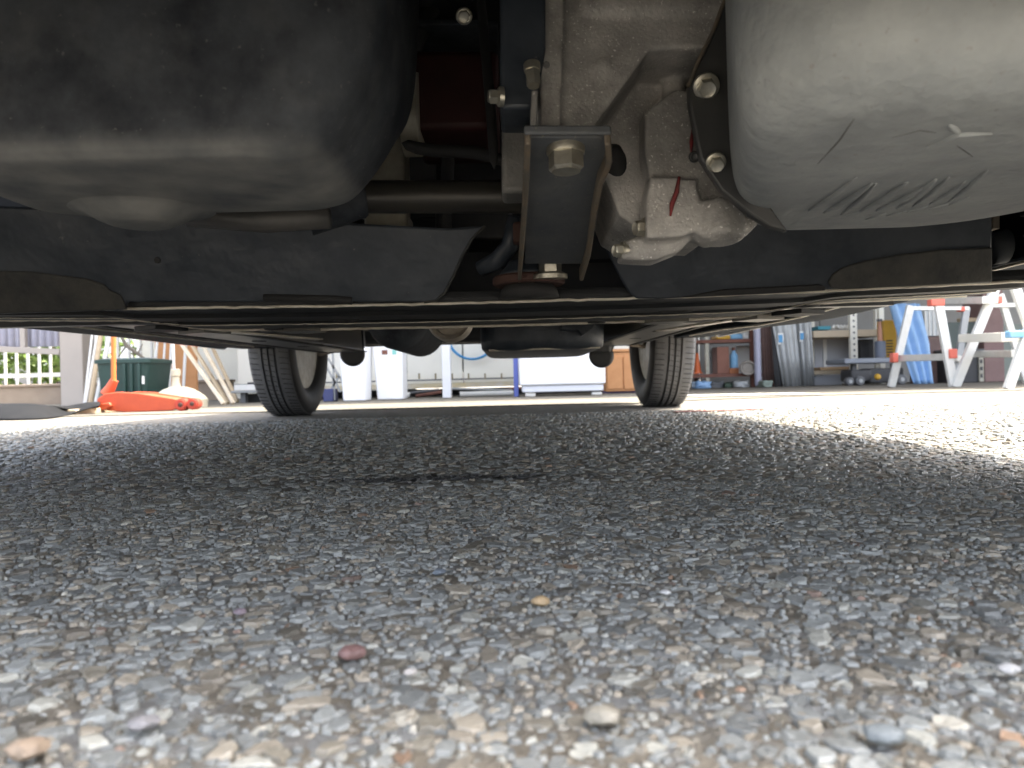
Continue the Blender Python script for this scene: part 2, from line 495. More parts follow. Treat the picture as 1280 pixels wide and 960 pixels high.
# loose pebbles lying on the asphalt
def pebble(px, py, w, col, label, rough=0.5):
    p = G(px, py)
    bm_ = MB()
    bmesh.ops.create_icosphere(bm_.bm, subdivisions=3, radius=1.0)
    r = w / 2 * p.y / FPX
    sd_ = random.random() * 50
    from mathutils import noise
    cuts = [Vector((random.gauss(0, 1), random.gauss(0, 1), random.gauss(0, .8))).normalized() for _ in range(9)]
    for v in bm_.bm.verts:
        d = v.co.copy()
        for cpl in cuts:
            t_ = d.dot(cpl) - 0.78
            if t_ > 0: d -= cpl * t_
        k = 1 + 0.12 * noise.noise(v.co * 2.3 + Vector((sd_, 0, 0)))
        v.co = Vector((d.x * r * k, d.y * r * 0.85 * k, d.z * r * min(0.5, 0.0042 / r + .12) * k)) + Vector((p.x, p.y, 0.0030 + min(r * 0.2, .0014)))
    o = bm_.build('pebble', mat('pebble_' + label.split()[0], col, rough, 0, tuple(c * 0.55 for c in col), 220, 0.3, (500, 0.5, 0.0015)), origin=(p.x, p.y, 0.002), smooth=30)
    tag(o, label, 'pebble', 'loose pebbles on the asphalt')
pebble(676, 762, 25, (0.56, 0.40, 0.22), 'tan oval pebble near the middle of the asphalt')
pebble(832, 750, 14, (0.72, 0.70, 0.66), 'small bright white pebble right of the tan oval one')
pebble(300, 775, 17, (0.32, 0.25, 0.27), 'mauve pebble lying on the left half of the asphalt')
pebble(514, 853, 18, (0.58, 0.53, 0.47), 'pale pinkish round pebble between the mauve one and the bottom edge')
pebble(1262, 851, 28, (0.66, 0.64, 0.60), 'white pebble at the right edge of the asphalt')
pebble(440, 829, 36, (0.26, 0.15, 0.13), 'flat brick red chip lying on the asphalt')
pebble(755, 912, 48, (0.40, 0.36, 0.28), 'long cream pebble close to the bottom edge')
pebble(672, 683, 13, (0.48, 0.43, 0.32), 'tiny cream pebble on the dark middle of the asphalt')
pebble(549, 724, 18, (0.22, 0.25, 0.28), 'slate blue chip lying behind the tan oval pebble')
pebble(36, 955, 52, (0.40, 0.30, 0.21), 'large orange and cream stone at the bottom left corner')
pebble(180, 920, 40, (0.33, 0.31, 0.30), 'grey rounded stone beside the large orange one')
pebble(1105, 935, 50, (0.25, 0.27, 0.265), 'big blue grey stone chip near the bottom right corner')

# red painted line and whitish strip
mb = MB()
a, b_ = G(846, 517), G(955, 513)
mb.prism([(a.x, a.y, 0.004), (b_.x, b_.y, 0.004), (b_.x, b_.y + 0.05, 0.004), (a.x, a.y + 0.05, 0.004)], (0, 0, 0.0015))
tag(mb.build('ground_line', mat('faded_red_paint', (0.35, 0.09, 0.07), 0.8, 0, (0.2, 0.14, 0.12), 60, 0.2)), 'thin faded red line painted on the asphalt', kind='structure')
mb = MB()
a, b_ = G(872, 497.5), G(1030, 494.5)
mb.prism([(a.x, a.y, 0.0085), (b_.x, b_.y, 0.0085), (b_.x, b_.y + 0.45, 0.0085), (a.x, a.y + 0.45, 0.0085)], (0, 0, 0.0015))  # flat whitish strip just above the concrete
tag(mb.build('ground_line', mat('whitish_strip', (0.6, 0.58, 0.5), 0.7, 0, (0.4, 0.38, 0.33), 20, 0.2)), 'whitish strip on the concrete', kind='structure')

# ================================================================== the car
CX = -0.13
car = thing('car', 'dark car seen from beneath, parked on asphalt with its engine overhead', 'car', (CX, 1.6, 0))

# ---- engine sump (left)
rows = [(.2262, -.310, -.138, .432, .528, .018), (.2268, -.318, -.124, .422, .542, .022), (.2290, -.326, -.115, .4155, .553, .028),
        (.237, -.338, -.101, .4105, .562, .036), (.270, -.352, -.080, .408, .575, .038), (.32, -.362, -.066, .406, .60, .038), (.46, -.37, -.060, .404, .62, .038)]
mb = MB()
rs = [rrect(r[1], r[2], r[3], r[4], r[0], r[5], 12) for r in spline_rows(rows, 5)]
mb.loft(rs, True, False)
oilpan = mb.build('oil_pan', PANB, car, smooth=180)
PANM = PANB.copy(); PANM.name = 'sump_scuffed_lit_below'  # paler underside: road scuffs, with bounced ground light put into the colour
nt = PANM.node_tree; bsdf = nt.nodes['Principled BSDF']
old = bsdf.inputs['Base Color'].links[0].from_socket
at = nt.nodes.new('ShaderNodeAttribute'); at.attribute_name = 'scuff_light'
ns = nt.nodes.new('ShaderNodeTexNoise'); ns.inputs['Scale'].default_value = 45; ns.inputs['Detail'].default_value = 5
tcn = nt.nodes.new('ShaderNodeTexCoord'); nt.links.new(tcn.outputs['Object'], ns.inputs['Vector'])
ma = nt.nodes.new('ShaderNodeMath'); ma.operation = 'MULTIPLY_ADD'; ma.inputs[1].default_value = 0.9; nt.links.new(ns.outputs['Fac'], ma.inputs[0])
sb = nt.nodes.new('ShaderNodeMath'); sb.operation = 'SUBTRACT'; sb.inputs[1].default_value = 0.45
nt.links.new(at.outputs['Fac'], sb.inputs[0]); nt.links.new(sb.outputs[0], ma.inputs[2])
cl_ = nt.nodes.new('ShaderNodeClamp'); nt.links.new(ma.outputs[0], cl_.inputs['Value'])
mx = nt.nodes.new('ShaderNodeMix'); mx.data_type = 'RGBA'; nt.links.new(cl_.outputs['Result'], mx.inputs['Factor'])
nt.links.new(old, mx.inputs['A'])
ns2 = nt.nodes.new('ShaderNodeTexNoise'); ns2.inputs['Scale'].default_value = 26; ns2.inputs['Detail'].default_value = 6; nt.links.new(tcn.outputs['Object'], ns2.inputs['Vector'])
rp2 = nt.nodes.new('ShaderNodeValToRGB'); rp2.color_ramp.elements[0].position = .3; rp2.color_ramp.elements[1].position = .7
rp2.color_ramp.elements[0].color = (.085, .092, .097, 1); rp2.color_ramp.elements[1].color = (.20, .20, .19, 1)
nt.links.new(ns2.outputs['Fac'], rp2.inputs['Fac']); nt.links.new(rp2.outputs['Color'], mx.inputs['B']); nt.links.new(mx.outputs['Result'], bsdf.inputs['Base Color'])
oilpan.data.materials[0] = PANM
sc_ = oilpan.data.attributes.new('scuff_light', 'FLOAT', 'POINT')
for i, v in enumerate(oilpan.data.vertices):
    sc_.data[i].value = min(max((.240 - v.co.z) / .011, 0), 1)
mb = MB()
c = P(168, 270, .522)
mb.loft([[(c.x + rx * math.cos(2 * math.pi * k / 40), c.y + 0.008 + ry * math.sin(2 * math.pi * k / 40), z) for k in range(40)]
         for z, rx, ry in ((.2160, .014, .016), (.2163, .0205, .022), (.2195, .028, .028), (.2240, .035, .034), (.2258, .041, .039), (.2268, .050, .045))], True, False)
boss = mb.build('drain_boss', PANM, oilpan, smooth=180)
at_ = boss.data.attributes.new('scuff_light', 'FLOAT', 'POINT')
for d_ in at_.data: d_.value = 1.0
# ---- gearbox pan (right)
rows = [(.2065, .133, .29, .350, .54, .05), (.2078, .121, .325, .318, .562, .06), (.2120, .112, .36, .300, .582, .07), (.221, .106, .395, .288, .594, .075),
        (.240, .103, .43, .281, .603, .075), (.280, .102, .47, .279, .61, .075), (.35, .102, .51, .278, .615, .075), (.46, .103, .54, .278, .62, .075)]
mb = MB()
rs = [rrect(r[1], r[2], r[3], r[4], r[0], r[5], 14) for r in spline_rows(rows, 5)]
for ring in rs:                                  # the flange side runs slightly outwards to the rear
    xm, xM = min(p.x for p in ring), max(p.x for p in ring)
    for p in ring: p.x += .005 + .27 * (p.y - .36) * (1 - (p.x - xm) / (xM - xm)) ** 2
mb.loft(rs, True, False)
bvh = BVHTree.FromBMesh(mb.bm)
gpan = mb.build('gearbox_pan', PANG, car, smooth=180)
def on_mesh(bv, px, py):
    h = bv.ray_cast(Vector((0, 0, CAMZ)), ray(px, py).normalized())
    return h[0]
def ridge(name, pxs, r, m, parent, flat=0.25):
    path = []
    for (x0, y0), (x1, y1) in zip(pxs[:-1], pxs[1:]):
        for k in range(6):
            q = on_mesh(bvh, x0 + (x1 - x0) * k / 6, y0 + (y1 - y0) * k / 6)
            if q: path.append(q)
    q = on_mesh(bvh, *pxs[-1])
    if q: path.append(q)
    n = len(path)
    if n < 2: return
    rr = [r * (0.25 + 0.75 * math.sin(math.pi * (i + 0.5) / n)) for i in range(n)]
    b = MB(); b.tube(path, rr, 10)
    for v in b.bm.verts:                       # flatten towards the surface
        pass
    b.build(name, m, parent, smooth=180)
SCR = mat('scratch_grey', (.12, .12, .12), .7)
for k in range(9):
    x0, y0 = 1012 + 22 * k + random.uniform(-5, 5), 268 - abs(k - 2) * 2.6
    x1, y1 = x0 + random.uniform(42, 62), y0 - random.uniform(28, 44)
    ridge('rib', [(x0, y0), ((x0 + x1) / 2 + 3, (y0 + y1) / 2), (x1, y1)], random.uniform(.0016, .0027), PANG, gpan)
for k in range(7):
    x0, y0 = 1030 + 26 * k, 274 - abs(k - 2) * 4.5
    ridge('rib', [(x0, y0), (x0 + 26, y0 - random.uniform(6, 12))], .0014, PANG, gpan)
ridge('scratch', [(1158, 184), (1178, 177), (1196, 168), (1218, 167), (1240, 167)], .0018, PANG, gpan)
ridge('scratch', [(1187, 156), (1193, 161), (1200, 168)], .0016, PANG, gpan)
ridge('scratch', [(1022, 205), (1050, 175), (1068, 148)], .0004, SCR, gpan)
ridge('scratch', [(1115, 172), (1150, 163), (1170, 166)], .0003, SCR, gpan)
ridge('scratch', [(1196, 182), (1216, 196)], .0003, SCR, gpan)
q = on_mesh(bvh, 1004, 198)
mb = MB(); mb.axis(q + Vector((0, .002, .0035)), (0.15, -0.3, -1), [(-.004, .0125), (.0008, .0105), (.0014, .006), (.0012, .001)], 28)
mb.build('dimple', PANG, gpan, smooth=180)
# flange and its bolts
mb = MB()
fl = [(918, -30), (892, 40), (872, 80), (861, 108), (862, 130), (869, 165), (876, 198), (902, 238), (938, 268), (962, 283), (986, 289), (972, 270), (938, 222), (928, 150), (940, 60), (1000, -30)]
mb.prism([P(x, y, .485) for x, y in fl], (0, .008, 0))
flange = mb.build('flange', BLK, gpan, bevel=.0015)
mb = MB(); fe = [P(x, y, .4845) for x, y in fl[:4]]
mb.tube([p + Vector((-.0005, 0, 0)) for p in fe], .0012, 8)
mb.build('flange_edge', RUSTEDGE, gpan)
def bolt(px, py, Y, wpx, ax, parent, hpx=None, m=ZINC, phase=0.3, flange=1.3, name='bolt'):
    b = MB()
    r = wpx / 2 / FPX * Y
    h = (hpx or wpx * 0.6) / FPX * Y
    b.bolt(P(px, py, Y), ax, r, h, flange, phase)
    return b.build(name, m, parent, smooth=25, bevel=None)
bolt(883, 108, .482, 24, (-.1, -1, -.75), gpan, flange=1.35)
bolt(895, 203, .482, 19, (-.1, -1, -.75), gpan, flange=1.3)

# ---- gearbox casting
mb = MB()
def pr(poly, y0, y1): mb.prism([P(x, y, y0) for x, y in poly], (0, y1 - y0, 0))
pr([(684, -40), (970, -40), (935, 20), (890, 60), (812, 62), (742, 158), (738, 182), (676, 182), (668, 150), (680, 60)], .505, .70)
mb.cyl(P(728, 14, .518), P(915, 14, .518), .017, None, 28)
mb.axis(P(752, 92, .508), (0, -1, -.2), [(-.01, .013), (.002, .010), (.004, .006)], 24)
pr([(676, -40), (708, -40), (700, 175), (674, 175)], .498, .6)
pr([(735, 50), (905, 50), (905, 285), (800, 285), (775, 270), (740, 180)], .565, .69)
pr([(806, 140), (842, 112), (876, 112), (880, 205), (894, 228), (950, 278), (932, 296), (890, 303), (868, 294), (850, 314), (820, 326), (776, 324), (782, 300), (806, 292), (812, 218), (806, 190)], .535, .56)
pr([(814, 219), (872, 224), (876, 262), (868, 290), (852, 296), (808, 298), (808, 250)], .522, .55)
pr([(866, 262), (930, 275), (944, 284), (930, 297), (888, 302), (872, 292)], .522, .545)
mb.axis(P(900, 292, .53), (0, -.15, -1), [(-.02, .018), (.004, .016), (.006, .012)], 24)
mb.cyl(P(842, 70, .56), P(842, 200, .55), .008, .008, 20)
case = mb.build('transmission_case', ALU, car, remesh=.0019)
bolt(842, 132, .548, 23, (-1, -.35, -.1), case, 12, RUSTEDGE)
bolt(826, 201, .545, 21, (-1, -.35, -.1), case, 14, RUSTEDGE)
bolt(806, 285, .532, 20, (-1, -.3, -.1), case, 13)
bolt(779, 313, .54, 17, (-1, -.3, -.1), case, 12)
bolt(868, 196, .528, 11, (-.2, -1, -.3), case, 8, BLK)
for pts, w in ((((849, 221), (846, 240), (840, 255), (838, 270)), .0017), (((866, 160), (864, 178), (864, 192)), .0014)):
    b = MB(); b.tube([P(x, y, .5195 if x < 855 else .5335) for x, y in pts], [w * .6] + [w] * (len(pts) - 2) + [w * .4], 8)
    b.build('paint_mark', REDMARK, case, smooth=180)
mb = MB(); mb.cyl(P(683, 81, .497), P(683, 81, .5), .0022, None, 14)
mb.build('plug', BLK, case)

# ---- torque arm in the middle: an upturned channel running back from the casting to the subframe
bp0 = P(656, 172, .462)
bdir = (P(648, 348, .742) - bp0).normalized()
bn = Vector((1, 0, 0)).cross(bdir).normalized()
if bn.z > 0: bn = -bn
bw = bp0 - bn * .004
mb = MB()
mb.prism([on_plane(x, y, bw, bn) for x, y in ((659, 172), (760, 172), (756, 205), (745, 235), (735, 330), (655, 330))], -bn * .004)
ARM = mat('arm_steel', (.065, .075, .09), .6, 0, (.13, .135, .135), 26, .25, (90, .5, .0015), speck=(300, (.22, .2, .17), .68))
web = mb.build('torque_arm', ARM, car, bevel=.001)
def arm_flange(poly, t, name='arm_flange'):
    b = MB()
    e = [on_plane(x, y, bp0, bn) + bn * .005 for x, y in poly]
    k = [p - bn * .013 for p in e]
    off = Vector((t, 0, 0))
    n = len(e)
    for i in range(n - 1):
        b.loft([[e[i], e[i + 1], k[i + 1], k[i]], [e[i] + off, e[i + 1] + off, k[i + 1] + off, k[i] + off]])
    bmesh.ops.remove_doubles(b.bm, verts=b.bm.verts, dist=1e-6)
    inner = [f for f in b.bm.faces if all(len(ed.link_faces) > 2 for ed in f.edges)]
    bmesh.ops.delete(b.bm, geom=inner, context='FACES')
    return b.build(name, RUSTEDGE, web, bevel=.0012)
arm_flange([(656, 171), (655, 220), (651, 290), (647, 348)], .0034)
arm_flange([(763, 171), (765, 195), (762, 205), (754, 222), (746, 262), (738, 315), (729, 345)], -.0038)
mb = MB()
c0, c1 = on_plane(655, 171, bp0, bn), on_plane(764, 171, bp0, bn)
mb.prism([c0 - bn * .0005, c1 - bn * .0005, c1 - bn * .0062, c0 - bn * .0062], bdir * -.003)
mb.build('arm_end_plate', ARM, web, bevel=.0025, seg=3)
cb = on_plane(707, 186, bw, bn)
b = MB(); b.bolt(cb, (0, -.05, -1), .0112, .0145, 1.1, 0.0); b.build('bolt', ZINC, web, smooth=25)
cm = P(661, 352, .765)
mb = MB()
mb.axis(cm, (0, 0, 1), [(-.004, .034), (-.002, .036), (.003, .036), (.005, .034)], 40)
mount = mb.build('rubber_mount', RUST, web, smooth=40)
mb = MB(); mb.axis(cm, (0, 0, -1), [(.0035, .024), (.008, .028), (.016, .03)], 32)
mb.build('rubber_cone', RUBBER, mount, smooth=180)
mb = MB(); mb.axis(cm, (0, 0, 1), [(.0045, .031), (.009, .029), (.016, .022), (.02, .02)], 32)
mb.build('mount_cup', SHEET, mount, smooth=180)
b = MB(); b.bolt(P(688, 346, .73), (0, -.05, 1), .0108, .018, 1.5, 0.25); b.build('bolt', ZINC, mount, smooth=25)
mb = MB(); mb.tube([P(600, 336, .79), P(622, 326, .78), P(638, 306, .77), P(642, 270, .76)], [.008, .010, .009, .006], 14)
mb.build('mount_hook', SHEET, web, smooth=180)
mb = MB(); mb.box(P(649, 292, .74), (.012, .02, .02)); mb.build('bush_end', RUST, web, bevel=.003)
# ---- cast post and dark support left of the bracket
mb = MB(); mb.prism([P(x, y, .60) for x, y in ((627, 140), (650, 138), (660, 146), (662, 240), (627, 241))], (0, .04, 0))
post = mb.build('cast_post', ALU_D, car, bevel=.004, seg=4)
mb = MB(); mb.prism([P(x, y, .49) for x, y in ((624, -40), (682, -40), (682, 60), (672, 118), (664, 136), (625, 136))], (0, .05, 0))
sup = mb.build('support_bracket', SHEET, car, bevel=.003, seg=3)
b = MB(); b.bolt(P(665, 84, .478), (0.05, -.25, -1), .0047, .013, 1.12, .2); b.build('bolt', ZINC, sup, smooth=25)
b = MB(); b.bolt(P(625, 121, .484), (-1, -.2, 0), .0047, .007, 1.3, .3); b.build('bolt', ZINC, sup, smooth=25)
mb = MB(); mb.bar(P(668, 120, .486), P(666, 170, .486), .004, .02); mb.build('support_rib', ALU_D, sup, bevel=.001)
# ---- drive shaft
mb = MB(); mb.cyl(P(446, 246, .69), P(660, 246, .69), .0146, None, 32)
shaft = mb.build('drive_shaft', mat('shaft_steel', (0.035, 0.034, 0.032), 0.4, 0.3, (0.06, 0.055, 0.045), 30, .3), car, smooth=40)
mb = MB(); mb.axis(P(456, 246, .69), (-1, -.18, -.12), [(-.001, .0165), (.002, .019), (.006, .019), (.02, .023), (.05, .029)], 32)
mb.build('shaft_boot', PANB, shaft, smooth=40)
mb = MB(); mb.tube([P(235, 268, .63), P(330, 275, .63), P(412, 272, .63)], [.010, .0105, .009], 18)
mb.build('coolant_pipe', mat('pipe_grey', (.06, .06, .058), .5, .2, (.11, .105, .1), 30, .3), car, smooth=180)
# ---- things deeper in the engine bay
mb = MB(); mb.prism([P(x, y, .72) for x, y in ((512, 62), (623, 62), (623, 160), (512, 162))], (0, .12, 0))
red = mb.build('starter_housing', REDBOX, car, bevel=.006, seg=3)
mb = MB(); mb.prism([P(x, y, .72) for x, y in ((515, 24), (622, 24), (622, 31), (515, 31))], (0, .1, 0)); mb.build('housing_bracket', PANB, red, bevel=.001)
bolt(580, 20, .70, 16, (0, -1, -.7), red, 8)
mb = MB(); c = P(509, 130, .70); mb.cyl((c.x - .008, .73, c.z), (c.x + .009, .73, c.z), .038, None, 48)
mb.build('belt_pulley', PALE, car, bevel=.001)
mb = MB(); mb.prism([P(x, y, .80) for x, y in ((440, 262), (452, 226), (474, 182), (504, 166), (506, 262))], (0, .05, 0))
mb.build('alternator_bracket', PALE, car, bevel=.003)
mb = MB(); mb.prism([P(x, y, .80) for x, y in ((455, 264), (509, 264), (509, 290), (455, 290))], (0, .05, 0))
mb.build('heat_shield', PALE, car, bevel=.003)
mb = MB(); mb.prism([P(x, y, .84) for x, y in ((544, 165), (640, 165), (640, 300), (544, 300))], (0, .08, 0))
mb.build('engine_block', BLK, car, bevel=.004)
mb = MB(); mb.tube([P(556, 175, .8), P(560, 200, .8), P(556, 300, .8)], .007, 12); mb.build('coolant_hose', RUBBER, car, smooth=180)
for nm, pts, r in (('wiring_loom', ((500, 178, .69), (540, 192, .70), (590, 186, .69), (640, 205, .68)), .006), ('coolant_hose', ((470, 200, .70), (488, 120, .72), (520, 40, .74), (560, -30, .74)), .011),
                   ('wiring_loom', ((600, -20, .66), (606, 60, .66), (615, 150, .64), (618, 215, .62)), .0045), ('coolant_hose', ((760, 178, .56), (772, 215, .57), (778, 262, .60), (770, 300, .66)), .010)):
    mb = MB(); mb.tube([P(*p) for p in pts], r, 12); mb.build(nm, RUBBER, car, sub=1, smooth=180)
mb = MB(); mb.box((CX, 1.05, .555), (1.3, .02, .722)); mb.build('firewall', BLK, car)
mb = MB(); mb.box((CX - .1, .72, .66), (.75, .5, .4)); mb.build('engine', BLK, car, bevel=.02)
# ---- crossmember sheets (leaning plane)
pl0, pln = P(640, 377, .775), Vector((0, -1, -.42)).normalized()
lpoly = [(-90, 255), (100, 262), (560, 286), (590, 284), (606, 283), (592, 296), (578, 320), (566, 347), (556, 366), (545, 376), (530, 378), (160, 378), (155, 388), (-90, 396)]
rpoly = [(752, 300), (760, 318), (772, 342), (786, 366), (796, 374), (830, 374), (1030, 362), (1240, 354), (1241, 240), (1000, 240), (800, 280)]
for poly, patch in ((lpoly, [(-90, 336), (40, 339), (110, 348), (132, 355), (137, 362), (152, 368), (160, 386), (-90, 394)]),
                    (rpoly, [(1052, 334), (1078, 326), (1120, 318), (1180, 311), (1238.5, 309), (1238.5, 352), (1140, 357), (1052, 361), (1038, 360), (1034, 352), (1040, 342)])):
    mb = MB(); mb.prism([on_plane(x, y, pl0, pln) for x, y in poly], -pln * .004)
    sh = mb.build('crossmember_panel', SHEET, car, bevel=.002)
    mb = MB(); mb.prism([on_plane(x, y, pl0, pln) + pln * .0032 for x, y in patch], -pln * .0034)
    mb.build('reinforcement_plate', DUST, sh, bevel=.0028, seg=3)
    if poly is lpoly:
        mb = MB(); mb.axis(on_plane(197, 325, pl0, pln), pln, [(-.001, .0036), (.0012, .0034), (.0014, .002)], 6); mb.build('plug', RUBBER, sh)
        for ex in ((lpoly[4:11]),):
            mb = MB(); mb.tube([on_plane(x, y, pl0, pln) - pln * .001 for x, y in ex], .0013, 8); mb.build('panel_edge', DUST, sh, smooth=180)
mb = MB(); mb.tube([on_plane(x, y, pl0, pln) for x, y in ((330, 372), (420, 374), (440, 376))], .004, 10); mb.build('hem', RUBBER, car, smooth=180)
mb = MB(); mb.prism([on_plane(x, y, pl0, pln) + pln * .004 for x, y in ((850, 371), (905, 361), (1022, 355), (1030, 357), (1030, 362), (960, 366))], -pln * .004); mb.build('hem', RUBBER, car, bevel=.001)
# right suspension arm past the panel end
mb = MB(); mb.tube([P(1236, 312, .86), P(1275, 304, .86), P(1400, 300, .86)], [.018, .02, .024], 18); mb.build('control_arm', SHEET, car, smooth=180)
mb = MB(); mb.prism([P(x, y, .80) for x, y in ((1241, 258), (1250, 258), (1250, 286), (1241, 286))], (0, .03, 0)); mb.build('arm_bracket', RUSTEDGE, car, bevel=.001)
# ---- subframe underside: shallow folded panel seen edge-on
mb = MB()
def subz(x, k): return .1855 + .0065 * (abs(x + .04) / .5) ** 2 + k
ys = [(.782, .010), (.785, .0), (.80, .0), (.86, .0), (.865, -.004), (.90, -.0045), (.905, 0), (.97, .0), (.975, -.003), (1.04, -.003), (1.045, .001), (1.098, .001), (1.10, .012)]
xs = np.linspace(-.62, .55, 118)
def suby(x, y):
    f = min(max((abs(x + .045) - .372) / .03, 0), 1)
    ym = 1.10 - (1.10 - .925) * f * f * (3 - 2 * f)
    return .782 + (y - .782) * (ym - .782) / (1.10 - .782)
mb.loft([[(x, suby(x, y), subz(x, k)) for x in xs] for y, k in ys], closed=False)
subf = mb.build('subframe', UNDER, car, solid=.002, smooth=30)
for y, k, r in ((.782, -.0020, .0016), (.975, -.0042, .0007), (1.101, -.0014, .0021)):
    mb = MB(); mb.tube([(x, suby(x, y) + random.uniform(-1, 1) * .0006, subz(x, k) + random.uniform(-1, 1) * .0005) for x in xs], r, 6)
    mb.build('panel_edge', EDGE, subf, smooth=180)
for px, yy, rx in ((-.42, .93, .018), (-.2, .93, .016), (.05, 1.0, .014), (.2, .93, .02), (.36, .94, .018), (-.33, 1.07, .012), (.12, 1.07, .012)):
    mb = MB(); mb.loft([[(px + rx * s * math.cos(2 * math.pi * k / 24), yy + .011 * s * math.sin(2 * math.pi * k / 24), subz(px, 0) + dz) for k in range(24)] for s, dz in ((1.15, -.0015), (1.0, -.0042), (.8, -.0042), (.7, -.0005))])
    mb.build('drain_grommet', RUBBER, subf, smooth=40)
for s, x0, x1 in ((-1, -.30, -.55), (1, .22, .46)):      # odd brackets and folded tabs on the outer panel
    for k in range(5):
        t = k / 5
        x = x0 + (x1 - x0) * t
        mb = MB(); mb.box((x, 1.10 + .03 * (k % 2), subz(x, -.002 + .003 * (k % 3))), (.055, .05, .007), rz=s * (.2 + .1 * k)); mb.build('folded_tab', (RAILM, UNDER, EDGE)[k % 3] if k != 2 else RAILM, subf, bevel=.001)
# ---- floor, rails, sills
mb = MB()
fy = [1.03, 1.5, 1.9, 2.3, 2.45, 2.9, 3.45]
fz = [.275, .275, .278, .282, .33, .36, .33]
fx = [-.90, -.7, -.45, -.44, -.28, -.27, .01, .02, .18, .19, .44, .64]
kz = [0, 0, 0, -.012, -.012, .05, .05, -.012, -.012, 0, 0, 0]
mb.loft([[(x, y, z + k) for x, k in zip(fx, kz)] for y, z in zip(fy, fz)], closed=False)
mb.build('floor_pan', UNDER, car, solid=.004, smooth=30)
for s in (-1, 1):
    q0 = (-.60, 1.08) if s < 0 else (.345, 1.08)
    q1 = (-.475, 2.2) if s < 0 else (.29, 2.2)
    w = .052
    mb = MB()
    mb.loft([[(q0[0] - w, q0[1], .207), (q0[0] + w, q0[1], .207), (q0[0] + w * .9, q0[1], .275), (q0[0] - w * .9, q0[1], .275)],
             [(q1[0] - w, q1[1], .2035), (q1[0] + w, q1[1], .2035), (q1[0] + w * .9, q1[1], .285), (q1[0] - w * .9, q1[1], .285)]])
    rail = mb.build('side_rail', RAILM, car, bevel=.006, seg=3)
    for k in range(2):
        sx = (-1, 1)[k] * (w + .004)
        mb = MB(); mb.bar((q0[0] + sx, q0[1], .2065), (q1[0] + sx, q1[1], .203), .012, .003); mb.build('rail_flange', UNDER, rail, bevel=.0008)
    for t in (.25, .5, .72):
        x, y = q0[0] + (q1[0] - q0[0]) * t, q0[1] + (q1[1] - q0[1]) * t
        mb = MB(); mb.axis((x, y, .206), (0, 0, -1), [(-.002, .016), (.0018, .015), (.002, .011)], 20); mb.build('plug', RUBBER, rail)
    mb = MB(); mb.prism([(q1[0] - w, q1[1] + .004, .202), (q1[0] + w, q1[1] + .004, .202), (q1[0] + w, q1[1] + .004, .29), (q1[0] - w, q1[1] + .004, .29)], (0, .004, 0)); mb.build('rail_end', SHEET, rail)
    # sill
    xo, xi = (-.93, -.80) if s < 0 else (.67, .555)
    mb = MB()
    ring = lambda y, zb: [(xo, y, zb + .012), (xo + .012 * -s, y, zb), (xi, y, zb + .001), (xi, y, zb + .09), (xo + s * .03, y, zb + .14)]
    sz = lambda y: .222 + .021 * (y - 1.0) / 1.7 - (.012 * math.exp(-((y - 1.6) / .38) ** 2) if s > 0 else 0)
    mb.loft([ring(y, sz(y)) for y in np.linspace(.74, 2.62, 28)])
    sill = mb.build('sill', SILL, car, bevel=.003)
    for (xa_, ya_, xb_, yb_, w_) in ((.475, 1.13, .32, 1.42, .035), (.50, 1.2, .36, 1.62, .022), (.40, 1.12, .25, 1.28, .018)):
        mb = MB(); mb.bar((-.045 + s * (xa_ - .0), ya_, .2035), (-.045 + s * xb_, yb_, .2045), w_, .003, (1, 0, 0)); mb.build('floor_flange', EDGE, rail, bevel=.0008)  # pale plates: grazing reflections put into the colour
    pts = [(xi + s * .004, y, sz(y) - .0015 + random.uniform(-1, 1) * .0006) for y in np.linspace(.74, 2.4, 26)]
    mb = MB(); mb.tube(pts, .002, 6); mb.build('pinch_weld', EDGE, sill, smooth=180)
# ---- exhaust, tank, rear axle
c = P(563, 399, 1.22)
mb = MB(); mb.loft([[(c.x + r * math.cos(2 * math.pi * k / 36), y, c.z + max(0, y - 1.25) * .11 + r * math.sin(2 * math.pi * k / 36)) for k in range(36)]
                    for y, r in ((1.24, .026), (1.2, .0275), (1.195, .033), (1.205, .0365), (1.24, .0365), (1.27, .03), (1.6, .028), (2.2, .028))], True, True)
mb.build('exhaust_pipe', PIPE, car, smooth=40)
c = P(492, 394, 1.55)
mb = MB(); mb.loft([[(c.x + .068 * r * math.cos(2 * math.pi * k / 36), y, c.z + .012 + .08 * r * math.sin(2 * math.pi * k / 36)) for k in range(36)]
                    for y, r in ((1.545, .2), (1.55, .8), (1.56, .93), (1.6, 1), (2.0, 1), (2.04, .9))], True, True)
mb.build('muffler', PANB, car, smooth=50)
mb = MB()
rs = [rrect(-.07 + a, .215 - a, 1.72 + a, 2.28 - a, z, .06, 8) for z, a in ((.175, .02), (.177, .01), (.182, .002), (.20, 0), (.26, 0))]
mb.loft(rs)
tank = mb.build('fuel_tank', SHEET, car, smooth=60)
mb = MB(); mb.tube([(-.05 + .25 * k / 10, 1.735 + .01 * math.sin(k), .177) for k in range(11)], .0022, 6); mb.build('tank_seam', EDGE, tank, smooth=180)
mb = MB(); mb.tube([(-.80, 2.78, .315), (.54, 2.78, .315)], .062, 24); axle = mb.build('rear_axle_beam', BLK, car, smooth=40)
